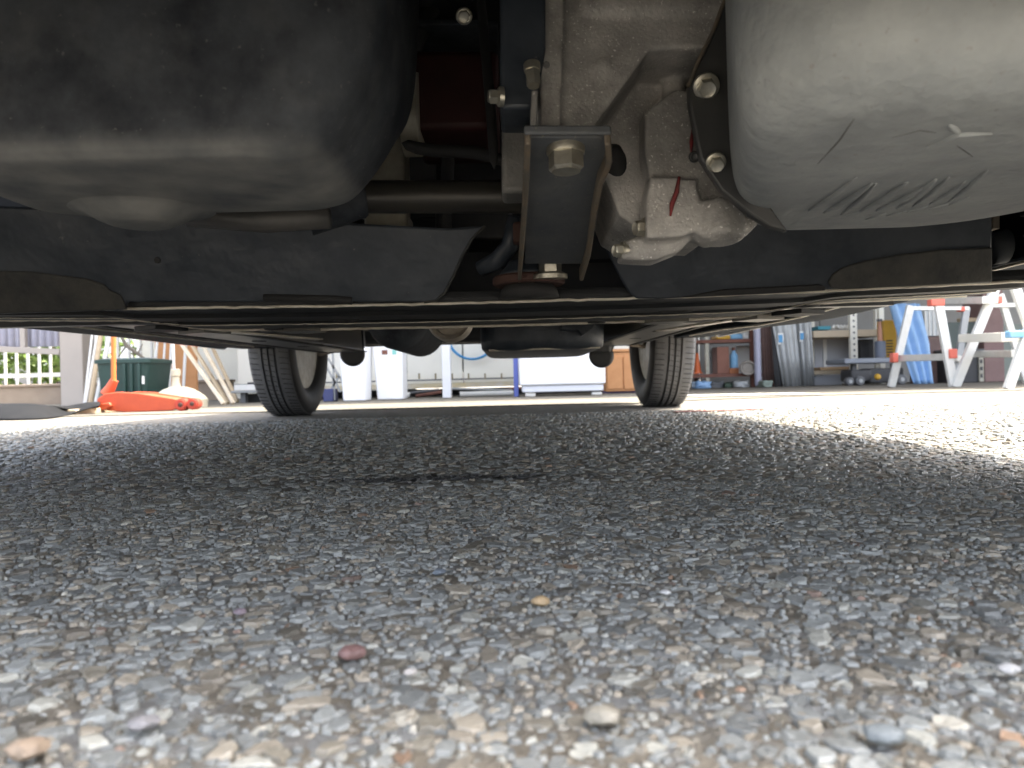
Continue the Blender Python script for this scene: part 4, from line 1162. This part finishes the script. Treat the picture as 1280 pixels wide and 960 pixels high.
one('white_post', 'square white post in front of the cream shed', 'post', WHITE, 552.5, 563.5, 0, 5.95, .07, ztop=2.4)
mb = MB(); ce, rr_ = P(590, 418, 6.72), 31 / 960 * 6.72
mb.tube([(ce.x + rr_ * math.cos(a), 6.74 - .01 * math.sin(a * 3), ce.z + rr_ * math.sin(a)) for a in np.linspace(0, 2 * math.pi, 49)], .0105, 10)
mb.tube([(ce.x + rr_ * .97 * math.cos(a), 6.725, ce.z + .01 + rr_ * 1.03 * math.sin(a)) for a in np.linspace(0, 2 * math.pi, 49)], .0085, 10)
tag(mb.build('hose', mat('blue_hose', (.06, .3, .6), .4), origin=ce, smooth=180), 'light blue hose coiled on the cream shed wall', 'hose')
pk = thing('washing_machine', 'white washing machine on two small feet beside the blue pole', 'washing machine', (X_(703, 490, 5.5), 5.5, 0))
mb = MB(); sbox(mb, 649, 757, 0, 5.5, .55, 481, 1.0); mb.build('cabinet', WHITE, pk, bevel=.012, seg=3)
mb = MB(); sbox(mb, 652.5, 754, 481.3, 5.515, .52, 489.5); mb.build('base_band', mat('pale_grey_plastic', (.6, .62, .66), .45), pk, bevel=.006)
for a, b_ in ((656, 669), (739, 752)):
    mb = MB(); sbox(mb, a, b_, 489.8, 5.53, .08); mb.build('foot', WHITEP, pk, bevel=.008)
    mb = MB(); sbox(mb, a, b_, 489.8, 5.92, .08); mb.build('foot', WHITEP, pk, bevel=.008)
mb = MB(); sbox(mb, 651, 756, 420, 5.505, .5, 425, 1.04); mb.build('lid', WHITEP, pk, bevel=.01)
one('blue_pole', 'blue purple pole standing left of the washing machine', 'pole', BLUEP, 642, 648, 0, 5.62, .035, ztop=1.6)
oc = thing('wooden_cabinet', 'orange wooden cabinet between the washing machine and the right tyre', 'cabinet', (X_(775, 485, 6.2), 6.2, 0))
mb = MB(); sbox(mb, 757, 800, 440, 6.2, .4, 489); mb.build('carcass', ORANGEW, oc, bevel=.004)
mb = MB(); sbox(mb, 756, 801, 436, 6.185, .43, 439.6); mb.build('top', ORANGEW, oc, bevel=.004)
for a, b_, yt, yb in ((759, 778, 446, 486), (780, 799, 446, 486)):
    mb = MB(); sbox(mb, a, b_, yt, 6.188, .012, yb); mb.build('door', ORANGEW, oc, bevel=.002)
mb = MB(); sbox(mb, 758, 799, 489.2, 6.25, .3); mb.build('plinth', mat('purple_plinth', (.12, .1, .3), .6), oc)
for (x0, x1, xb0, xb1, Y, l) in ((424, 458, 428, 455.5, 5.5, 'white tapered plastic container nearest the left rear tyre'), (465.5, 503.5, 471, 503, 5.7, 'white upright panel box with a small red sticker')):
    t = thing('white_container', l, 'container', (X_((x0 + x1) / 2, 490, Y), Y, 0), 'white containers behind the left rear tyre')
    mb = MB()
    zt = .62
    q = lambda a, b_, z: [(X_(a, 470, Y), Y, z), (X_(b_, 470, Y), Y, z), (X_(b_, 470, Y), Y + .26, z), (X_(a, 470, Y), Y + .26, z)]
    mb.loft([q(xb0, xb1, .006), q(x0, x1, .42), q(x0 - 1, x1 + 1, zt)]); bd = mb.build('shell', WHITE, t, bevel=.01, seg=3)
    mb = MB(); mb.box((X_((x0 + x1) / 2, 470, Y), Y + .13, .63), ((x1 - x0) / 960 * Y + .03, .29, .03)); mb.build('cap', WHITEP, t, bevel=.008)
    if x0 > 460:
        for a, b_, m_ in ((478, 485, RUSTY), (491, 496, mat('teal_sticker', (.2, .5, .45), .5))):
            mb = MB(); sbox(mb, a, b_, 437.5, Y - .004, .003, 443); mb.build('sticker', m_, bd)
for i, (p, q, Y, r, m_, l) in enumerate((((575, 494), (642, 492.5), 6.3, .022, WHITEP, 'white plastic pipe lying under the shed right of the white post'), ((506, 492), (548, 487), 6.5, .012, DGREY, 'dark thin pipe lying under the shed left of the white post'),
        ((520, 495), (552, 490), 6.35, .014, RUSTY, 'rusty bar lying under the shed left of the white post'), ((488, 487), (512, 494), 6.3, .02, WHITEP, 'white pipe end poking out by the white panel box'),
        ((565, 486), (640, 488), 6.55, .012, GREY, 'grey pipe lying behind the white plastic pipe'), ((592, 491), (655, 485), 6.6, .01, RUSTY, 'thin rusty rod lying under the shed behind the white pipe'))):
    a, b_ = P(*p, Y), P(*q, Y); a.z = max(a.z, r + .004); b_.z = max(b_.z, r + .004)
    mb = MB(); mb.cyl(a, b_, r, None, 12); tag(mb.build('pipe', m_, origin=a), l, 'pipe', 'pipes and bars under the shed')
tr = thing('folding_trolley', 'pale folded trolley frame beside the left rear tyre', 'trolley', (X_(412, 495, 5.6), 5.6, 0))
for a, b_ in (((404, 452), (426, 490)), ((410, 448), (430, 480)), ((418, 500), (416, 440)), ((424, 470), (406, 500))):
    mb = MB(); mb.bar(P(*a, 5.62), P(*b_, 5.62), .014, .014); mb.build('tube', GREY, tr)
mb = MB(); sbox(mb, 403, 416, 486, 5.6, .15); mb.build('tray', mat('navy_plastic', (.04, .05, .14), .5), tr, bevel=.005)
ct = thing('low_cart', 'grey low cart with pale boards between battens and left rear tyre', 'cart', (X_(308, 495, 6.0), 6.0, 0))
mb = MB(); sbox(mb, 288, 345, 488, 6.0, .4, 491); mb.build('deck', GREY, ct, bevel=.004)
for a, b_ in ((300, 306), (330, 336)):
    mb = MB(); sbox(mb, a, b_, 491.3, 6.03, .06); mb.build('leg', DGREY, ct)
mb = MB(); sbox(mb, 292, 340, 480.5, 6.04, .3, 487.6); mb.build('board_stack', WHITEP, ct, bevel=.004)
mb = MB(); sbox(mb, 309, 340, 477.6, 6.05, .28, 480.2); mb.build('dark_strip', BLACKP, ct)
mb = MB(); sbox(mb, 308, 345, 492, 6.15, .2); mb.build('underbox', BLACKP, ct)

# ---- workshop wall and racks at right
mb = MB()
wl = thing('workshop_wall', 'grey ribbed workshop wall behind the racks at right', 'wall', (5, 9.6, 0))
for i in range(12):
    x = 1.6 + i * .75
    mb = MB(); mb.box((x + .375, 9.6, 1.45), (.735, .05 + .006 * (i % 2), 2.9)); mb.build('panel', WALLG, wl, bevel=.006)
RY = 8.0
rk = thing('storage_rack', 'rusty steel rack of odds and ends right of the rear tyre', 'rack', (X_(916, 485, RY), RY, 0))
for a, b_, m_ in ((882.5, 887, PALE), (939, 943.5, RUSTY), (963.5, 967.5, RUSTY)):
    mb = MB(); sbox(mb, a, b_, 0, RY, .04, ztop=1.0); mb.build('post', m_, rk)
for a in (868, 965):
    mb = MB(); sbox(mb, a, a + 4, 0, RY + .5, .04, ztop=1.0); mb.build('post', RUSTY, rk)
for yt, yb in ((424, 428), (467, 471)):
    mb = MB(); sbox(mb, 862, 968, yt, RY - .01, .03, yb); mb.build('rail', RUSTY, rk)
    mb = MB(); sbox(mb, 862, 968, yt + .8, RY + .03, .5, yt + 2.6); mb.build('shelf', RUSTY, rk)
one('brown_box', 'reddish brown box on the lower shelf of the rusty rack', 'box', mat('red_brown', (.28, .12, .08), .7, 0, (.2, .09, .06), 9, .3), 897, 912, 433.5, RY + .06, .2, 467)
one('orange_box', 'low orange brown box beside the tall reddish box on rack', 'box', mat('orange_brown', (.45, .17, .07), .7), 912.5, 924, 460, RY + .06, .15, 467)
one('grey_crate', 'pale grey board leaning at the back of the rusty rack', 'board', GREY, 888, 897, 438, RY + .3, .03, 467)
one('white_board', 'white board behind the blue bottle on the rusty rack', 'board', WHITEP, 922, 938.5, 432, RY + .35, .03, 467)
c = P(917.5, 460, RY + .12); k = RY / 960
mb = MB(); mb.axis(c, (0, 0, 1), [(0, 5 * k), (16 * k, 5 * k), (19 * k, 3 * k), (22 * k, 2 * k)], 20); bt = mb.build('bottle', SKYB, origin=c, smooth=40); tag(bt, 'light blue bottle with red cap on the low orange box', 'bottle')
mb = MB(); mb.axis(c + Vector((0, 0, 22 * k)), (0, 0, 1), [(0.0005, 2.6 * k), (4 * k, 2.4 * k)], 16); mb.build('cap', RUSTY, bt)
c = P(872, 467, RY + .1)
cn = thing('traffic_cone', 'small orange cone at the left end of the rusty rack', 'cone', c)
mb = MB(); mb.axis(c, (0, 0, 1), [(.012, 4.6 * k), (25 * k, 1.6 * k), (26 * k, 1.2 * k)], 24); mb.build('body', mat('cone_orange', (.75, .16, .04), .5), cn, smooth=40)
mb = MB(); mb.box((c.x, c.y, c.z + .006), (11 * k, 11 * k, .011)); mb.build('base', bpy.data.materials['cone_orange'], cn)
c = P(934, 460, RY - .05)
mb = MB(); 
for i in range(5): mb.tube([(c.x + (9.0 - .6 * i) * k * math.cos(a), c.y - .02 + .014 * i, c.z + (8.0 - .6 * i) * k * math.sin(a)) for a in np.linspace(0, 2 * math.pi, 25)], .012, 8)
mb.axis(c, (0, 1, 0), [(-.01, 6.5 * k), (.03, 6.5 * k)], 24)
tag(mb.build('cable_coil', mat('greyish_coil', (.3, .27, .23), .7, 0, (.22, .19, .16), 20, .3), origin=c, smooth=60), 'round grey brown coil hanging on the front of the rusty rack', 'coil')
for x0, x1, yt, m_, l in ((897, 915, 419, YELLOW, 'yellow bag on the top shelf of the rusty rack'), (914, 930, 417, SKYB, 'light blue bag next to the yellow one on the top shelf'), (930, 947, 415, WHITEP, 'white and blue bag at the post on the top shelf')):
    one('bag', l, 'bag', m_, x0, x1, yt, RY + .08, .25, 424.3, bevel=.018, group='bags on the top shelf')
one('pipe_bundle', 'pale lavender tube standing in front of the rusty rack', 'tube', mat('lavender_tube', (.45, .45, .55), .5), 944.5, 953, 0, RY - .12, .07, ztop=1.3, bevel=.03)
rb = thing('corrugated_sheet', 'brown corrugated sheet standing at the right end of the rusty rack', 'sheet', (X_(960, 485, RY - .1), RY - .1, 0))
xa, xb = X_(953.5, 470, RY - .1), X_(966.5, 470, RY - .1)
mb = MB(); mb.loft([[(xa + (xb - xa) * i / 24, RY - .1 + .012 * math.sin(i * 1.05), .006) for i in range(25)], [(xa + (xb - xa) * i / 24, RY - .04 + .012 * math.sin(i * 1.05), 1.2) for i in range(25)]], closed=False); mb.build('sheet', BROWN, rb, solid=.003)
for i, (x0, x1, yt, Y, m_, l) in enumerate(((870, 888, 476.5, RY - .1, BLUE, 'crumpled blue bag on the floor under the rusty rack'), (888, 905, 477, RY, DGREY, 'dark bundle on the floor in the middle under the rusty rack'), (906, 918, 478.5, RY - .05, mat('dull_green', (.06, .09, .06), .7), 'dull green lump on the floor below the rusty rack'), (918, 936, 476.5, RY - .1, GREY, 'grey scrap metal on the floor below the coil'), (954, 965, 476, RY - .3, mat('sage', (.25, .3, .25), .7), 'small sage green can by the foot of the brown corrugated sheet'))):
    mb = MB(); base = sbox(mb, x0, x1, yt, Y, .2)
    bmesh.ops.subdivide_edges(mb.bm, edges=mb.bm.edges, cuts=3, use_grid_fill=True)
    for v in mb.bm.verts:
        if v.co.z > .02: v.co += Vector((random.uniform(-1, 1), random.uniform(-1, 1), random.uniform(-1, .6))) * .014
    tag(mb.build('scrap_bundle', m_, origin=base, smooth=180), l, 'bundle', 'bundles under the rusty rack')
LB = mat('blue_label', (.08, .3, .55), .5)
for i, (t0, t1, b0, b1, Y, m_, l, lab) in enumerate(((967.5, 970, 968, 978, 7.82, DGREY, 'dark grey sheet edge leaning left of the grey sheets', None), (969, 998, 979, 1000.5, 7.75, GREY, 'grey curved metal sheet with a blue label, left one of two', (974.5, 979.5, 418.5, 428)), (998, 1018, 1001, 1018, 7.85, GREY, 'grey metal sheet with a blue label next to the beige shelving', (1001.5, 1007.5, 416, 424.5)))):
    t = thing('metal_sheet', l, 'sheet', (X_((b0 + b1) / 2, 483, Y), Y, 0), 'metal sheets leaning by the beige shelving')
    mb = MB(); n = 16
    zt = 1.05; za = Z_(985, 405, Y)
    ex = lambda t_, b_, z: X_(b_ + (t_ - b_) * z / za, 470, Y)
    mb.loft([[(ex(t0, b0, z) + (ex(t1, b1, z) - ex(t0, b0, z)) * k_ / n, Y + z * .08 - .035 * math.sin(math.pi * k_ / n) ** 2 + .008 * math.sin(k_ * 1.4), .005 + z) for k_ in range(n + 1)] for z in (0, .3, .6, zt)], closed=False)
    sm = mb.build('sheet', m_, t, solid=.003, smooth=60)
    if lab:
        mb = MB(); sbox(mb, lab[0], lab[1], lab[2], Y + .01, .004, lab[3]); mb.build('label', LB, sm)
        mb = MB(); sbox(mb, lab[0] - 1, lab[1] + 2.5, lab[2] - 2, Y + .015, .003, lab[3] + 2.5); mb.build('label_backing', WHITEP, sm)
# beige shelving
BY = 7.9
bs = thing('shelving_unit', 'beige perforated angle shelving with boards, right of the grey sheets', 'shelving', (X_(1050, 484, BY), BY, 0))
for a, b_, Y in ((1064.5, 1073, BY - .02), (1101, 1107, BY), (1016, 1020, BY + .45), (1096, 1101, BY + .45)):
    mb = MB(); sbox(mb, a, b_, 0, Y, .05, ztop=1.25); pst = mb.build('post', CREAM, bs)
    if a == 1064.5:
        x = X_(1068.8, 470, Y)
        for j in range(9):
            mb = MB(); mb.axis((x, Y - .0005, .3 + .06 * j), (0, -1, 0), [(-.002, .011), (.0012, .011)], 10); mb.build('hole', DGREY, pst)
for (a, b_, yt, yb) in ((1018, 1106, 412.5, 421), (1015, 1072, 463, 467.5)):
    mb = MB(); sbox(mb, a, b_, yt, BY, .45, yb); mb.build('shelf', mat('shelf_board', (.42, .34, .24), .7, 0, (.5, .42, .3), 6, .3) if yt < 450 else bpy.data.materials['shelf_board'], bs, bevel=.004)
mb = MB(); sbox(mb, 1019, 1064, 422, BY + .44, .012, 463); mb.build('back_panel', mat('back_grey', (.42, .43, .45), .6), bs)
mb = MB(); sbox(mb, 1030, 1034.5, 422, BY + .425, .012, 463); mb.build('back_strip', WHITEP, bs)
one('cardboard_sheet', 'flattened brown cardboard on the low shelf of beige shelving', 'cardboard', CARD, 1026, 1062, 458.5, BY + .04, .3, 462.6)
one('teal_box', 'teal flat box on the upper board of the beige shelving', 'box', mat('teal', (.03, .22, .28), .5), 1024, 1040, 407.5, BY + .05, .2, 412.2)
mb = MB()
for i in range(16): c = P(1041 + 1.45 * i, 409.5 - 1.6 * (i % 3 == 1), BY + .08 + .02 * (i % 4)); bmesh.ops.create_icosphere(mb.bm, subdivisions=2, radius=.0175, matrix=Matrix.Translation(c))
tag(mb.build('bubble_wrap', WHITEP, origin=P(1052, 412, BY + .1), smooth=180), 'roll of pale bubble wrap next to the teal box', 'bubble wrap')
one('grey_box', 'grey storage box on the floor under the low shelf', 'box', mat('mid_grey', (.3, .31, .33), .6), 1018, 1052, 469, BY + .05, .3)
one('dark_crate', 'dark crate standing behind the perforated beige post', 'crate', BLACKP, 1076, 1093, 424, BY + .2, .25, 448)
# bench with machinery
bn_ = thing('workbench', 'grey bench top on dark legs in front of the beige shelving', 'bench', (X_(1088, 482, 7.3), 7.3, 0))
mb = MB(); sbox(mb, 1056, 1124, 447.5, 7.3, .45, 454); mb.build('top', mat('bench_grey', (.22, .24, .27), .5), bn_, bevel=.012)
for a in (1066, 1116):
    mb = MB(); sbox(mb, a, a + 5, 454.3, 7.4, .05); mb.build('leg', DGREY, bn_)
one('yellow_case', 'yellow plastic case with dark slots standing on the grey bench', 'case', YELLOW, 1106, 1122.5, 400, 7.5, .15, 447.2, bevel=.012)
yc = bpy.data.objects['yellow_case']
for j in range(6):
    mb = MB(); sbox(mb, 1109, 1117, 425 + 3.6 * j, 7.497, .004, 426.6 + 3.6 * j); mb.build('slot', BLACKP, yc)
c = P(1100.5, 447.3, 7.45); k = 7.45 / 960
jr = thing('grey_canister', 'grey canister with an orange neck on the grey bench', 'canister', c)
mb = MB(); mb.axis(c, (0, 0, 1), [(.002, 6.6 * k), (20 * k, 6.6 * k), (21 * k, 5.5 * k)], 24); mb.build('body', mat('slate_grey', (.12, .14, .18), .5), jr, smooth=40)
mb = MB(); mb.axis(c + Vector((0, 0, 21.2 * k)), (0, 0, 1), [(0, 3 * k), (16 * k, 2.6 * k), (24 * k, 1.8 * k)], 20); mb.build('neck', mat('copper_neck', (.42, .2, .12), .5), jr, smooth=40)
mb = MB(); mb.axis(c + Vector((0, 0, 45.5 * k)), (0, 0, 1), [(0, 3.4 * k), (3 * k, 3.4 * k)], 20); mb.build('cap', DGREY, jr, smooth=40)
mc = thing('small_engine', 'black machine with small wheels and a yellow part under the bench', 'machine', (X_(1090, 483, 7.2), 7.2, 0))
mb = MB(); sbox(mb, 1064, 1090, 462, 7.25, .25, 477); mb.build('block', BLACKP, mc, bevel=.02, seg=3)
mb = MB(); sbox(mb, 1086, 1130, 460, 7.3, .2, 479); mb.build('frame', BLACKP, mc, bevel=.015)
for px, r in ((1063, 5.5), (1076, 6), (1128, 6.5)):
    p = P(px, 476, 7.15); rr_ = r / 960 * 7.15
    mb = MB(); mb.axis((p.x, p.y, rr_ + .004), (0, 1, 0), [(0, rr_ * .8), (.01, rr_), (.05, rr_), (.06, rr_ * .8)], 24); w_ = mb.build('wheel', DGREY, mc, smooth=40)
    mb = MB(); mb.axis((p.x, p.y, rr_ + .004), (0, -1, 0), [(-.005, rr_ * .4), (.006, rr_ * .4)], 16); mb.build('hub', GREY, w_)
mb = MB(); c = P(1097, 471, 7.2); bmesh.ops.create_icosphere(mb.bm, subdivisions=2, radius=.03, matrix=Matrix.Translation(c)); mb.build('fuel_cap', YELLOW, mc, smooth=180)
# blue sheet
bl = [(1120, 380), (1158, 380), (1167, 428), (1167.5, 482), (1143, 482), (1131, 432)]
t = thing('blue_tarpaulin', 'creased light blue sheet leaning behind the left stepladder', 'sheet', (X_(1155, 482, 7.2), 7.2, 0))
mb = MB(); rows_ = []
for j in range(15):
    f = j / 14
    yl = 482 + (378 - 482) * f
    xl = np.interp(yl, [378, 432, 482], [1119, 1131, 1143]); xr = np.interp(yl, [378, 428, 482], [1157, 1167, 1167.5])
    rows_.append([(lambda p: (p.x, 7.2 + .1 * f + .028 * math.sin(k_ * 1.1 + f * 2), max(p.z, .005)))(P(xl + (xr - xl) * k_ / 18, yl, 7.2)) for k_ in range(19)])
mb.loft(rows_, closed=False); mb.build('sheet', BLUE, t, solid=.006, smooth=180)
# cabinets and crates behind the ladders
cl = thing('clear_crate', 'clear plastic crate standing on the brown cupboard behind ladder', 'crate', P(1165, 420, 7.6))
mb = MB(); sbox(mb, 1157, 1182, 388, 7.6, .3, 420); mb.build('shell', mat('clear_plastic', (.6, .62, .62), .25, 0, (.45, .48, .48), 8, .3), cl, bevel=.006)
for j in range(5):
    mb = MB(); sbox(mb, 1158 + 5 * j, 1159.4 + 5 * j, 389, 7.592, .006, 419); mb.build('rib', WHITEP, cl)
one('brown_cupboard', 'low brown cupboard right of the blue sheet', 'cupboard', BROWN, 1160, 1184, 420.5, 7.6, .35)
one('brown_cabinet', 'tall brown cabinet seen between the legs of the right stepladder', 'cabinet', mat('mauve_brown', (.23, .14, .125), .55, 0, (.17, .1, .09), 6, .3), 1231, 1256, 0, 7.5, .35, ztop=1.35)
one('storage_box', 'grey green storage box behind the right stepladder', 'box', mat('grey_green', (.2, .23, .2), .6), 1254, 1300, 405, 7.7, .3)
sp = thing('speaker_crate', 'black crate with a pale strip of holes behind the ladders', 'crate', (X_(1213, 481, 7.4), 7.4, 0))
mb = MB(); sbox(mb, 1186, 1224, 440, 7.4, .3); mb.build('box', BLACKP, sp, bevel=.006)
mb = MB(); sbox(mb, 1224.3, 1230, 446, 7.38, .1, 477); st = mb.build('strip', PALE, sp)
for yy in (452, 461, 470):
    mb = MB(); sbox(mb, 1225.6, 1228.6, yy - 2.5, 7.377, .004, yy + 2); mb.build('hole', BLACKP, st)
one('shelf_top', 'dark grey board lying over the black crate behind the ladders', 'board', DGREY, 1184, 1232, 436.5, 7.38, .35, 439.6)
one('timber_offcut', 'pale timber offcut lying on stacked dark cases between the ladders', 'offcut', TIMBER, 1205, 1228, 397, 7.6, .1, 402)
one('stacked_case', 'greenish dark case stacked under the timber offcut', 'case', mat('dark_green_grey', (.08, .1, .09), .6), 1186, 1230, 402.4, 7.6, .3, 436)

# ---- stepladders
def bars(t, lst, m_default):
    for name, (a, Ya), (b_, Yb), w, d, m_, side in lst:
        mb = MB(); mb.bar(P(*a, Ya), P(*b_, Yb), w, d, side); mb.build(name, m_ or m_default, t, bevel=.003)
g1, g2 = G(1114, 484.5), G(1192, 484)
l1 = thing('stepladder', 'wide low aluminium step stool with red caps, left of two', 'ladder', (g1.x, g1.y, 0), 'stepladders at right')
Yl, Yr = g1.y, g2.y
bars(l1, [('leg', ((1114, 484), Yl), ((1138, 382), Yl + .0), .055, .03, ALUM, (1, 0, 0)), ('leg', ((1192, 483.5), Yr), ((1172.5, 377), Yr), .06, .03, ALUMW, (1, 0, 0)),
          ('leg', ((1194, 476.5), 6.0), ((1208, 384), 6.0), .05, .03, GREY, (1, 0, 0)), ('brace', ((1121, 448), Yl + .02), ((1190, 446), Yr + .05), .05, .03, ALUM, (0, 0, 1)),
          ('top_rail', ((1136, 385.5), Yl + .02), ((1210, 385.5), 6.0), .03, .03, ALUM, (0, 0, 1)), ('brace', ((1190, 447), Yr + .06), ((1202, 449), 6.0), .05, .02, ALUM, (0, 0, 1))], ALUM)
for a, b_, yt, yb, Y in ((1166.5, 1184, 373.5, 382, Yr - .025), (1187.5, 1198, 436, 448, Yr - .025), (1202.5, 1209, 383, 389, 5.97), (1117, 1124, 441, 453, Yl - .03)):
    mb = MB(); sbox(mb, a, b_, yt, Y, .06, yb); mb.build('cap', REDCAP, l1, bevel=.006)
g1, g2 = G(1194, 484), G(1260, 487)
l2 = thing('stepladder', 'tall silver aluminium stepladder with treads at the right edge', 'ladder', (g2.x, g2.y, 0), 'stepladders at right')
Ya, Yb = g1.y, g2.y
bars(l2, [('leg', ((1194, 483.5), Ya), ((1246, 355), Ya - .1), .06, .032, ALUMW, (1, 0, 0)), ('leg', ((1260, 486.5), Yb), ((1300, 372), Yb), .05, .03, ALUMW, (1, 0, 0)),
          ('leg', ((1250, 368), Ya), ((1285, 484.5), Ya + .1), .045, .028, ALUMW, (1, 0, 0)), ('leg', ((1266, 352), Yb + .1), ((1300, 447), Yb + .1), .05, .028, ALUMW, (1, 0, 0)),
          ('tread', ((1211, 422.5), Ya - .12), ((1268, 421), Yb + .15), .055, .13, CREAM, (0, 0, 1)), ('tread', ((1217, 442.5), Ya + .25), ((1275, 442), Yb + .55), .045, .1, ALUM, (0, 0, 1)),
          ('tread', ((1187, 376), 5.6), ((1238, 375), 5.2), .05, .12, ALUM, (0, 0, 1)), ('brace', ((1240, 382), Ya), ((1290, 381), Ya), .03, .03, ALUM, (0, 0, 1))], ALUM)
for a, b_, yt, yb, Y, m_ in ((1249, 1256, 370, 379, Ya - .04, REDCAP), (1264, 1284, 413, 422, Yb - .03, SKYB)):
    mb = MB(); sbox(mb, a, b_, yt, Y, .05, yb); mb.build('cap', m_, l2, bevel=.006)
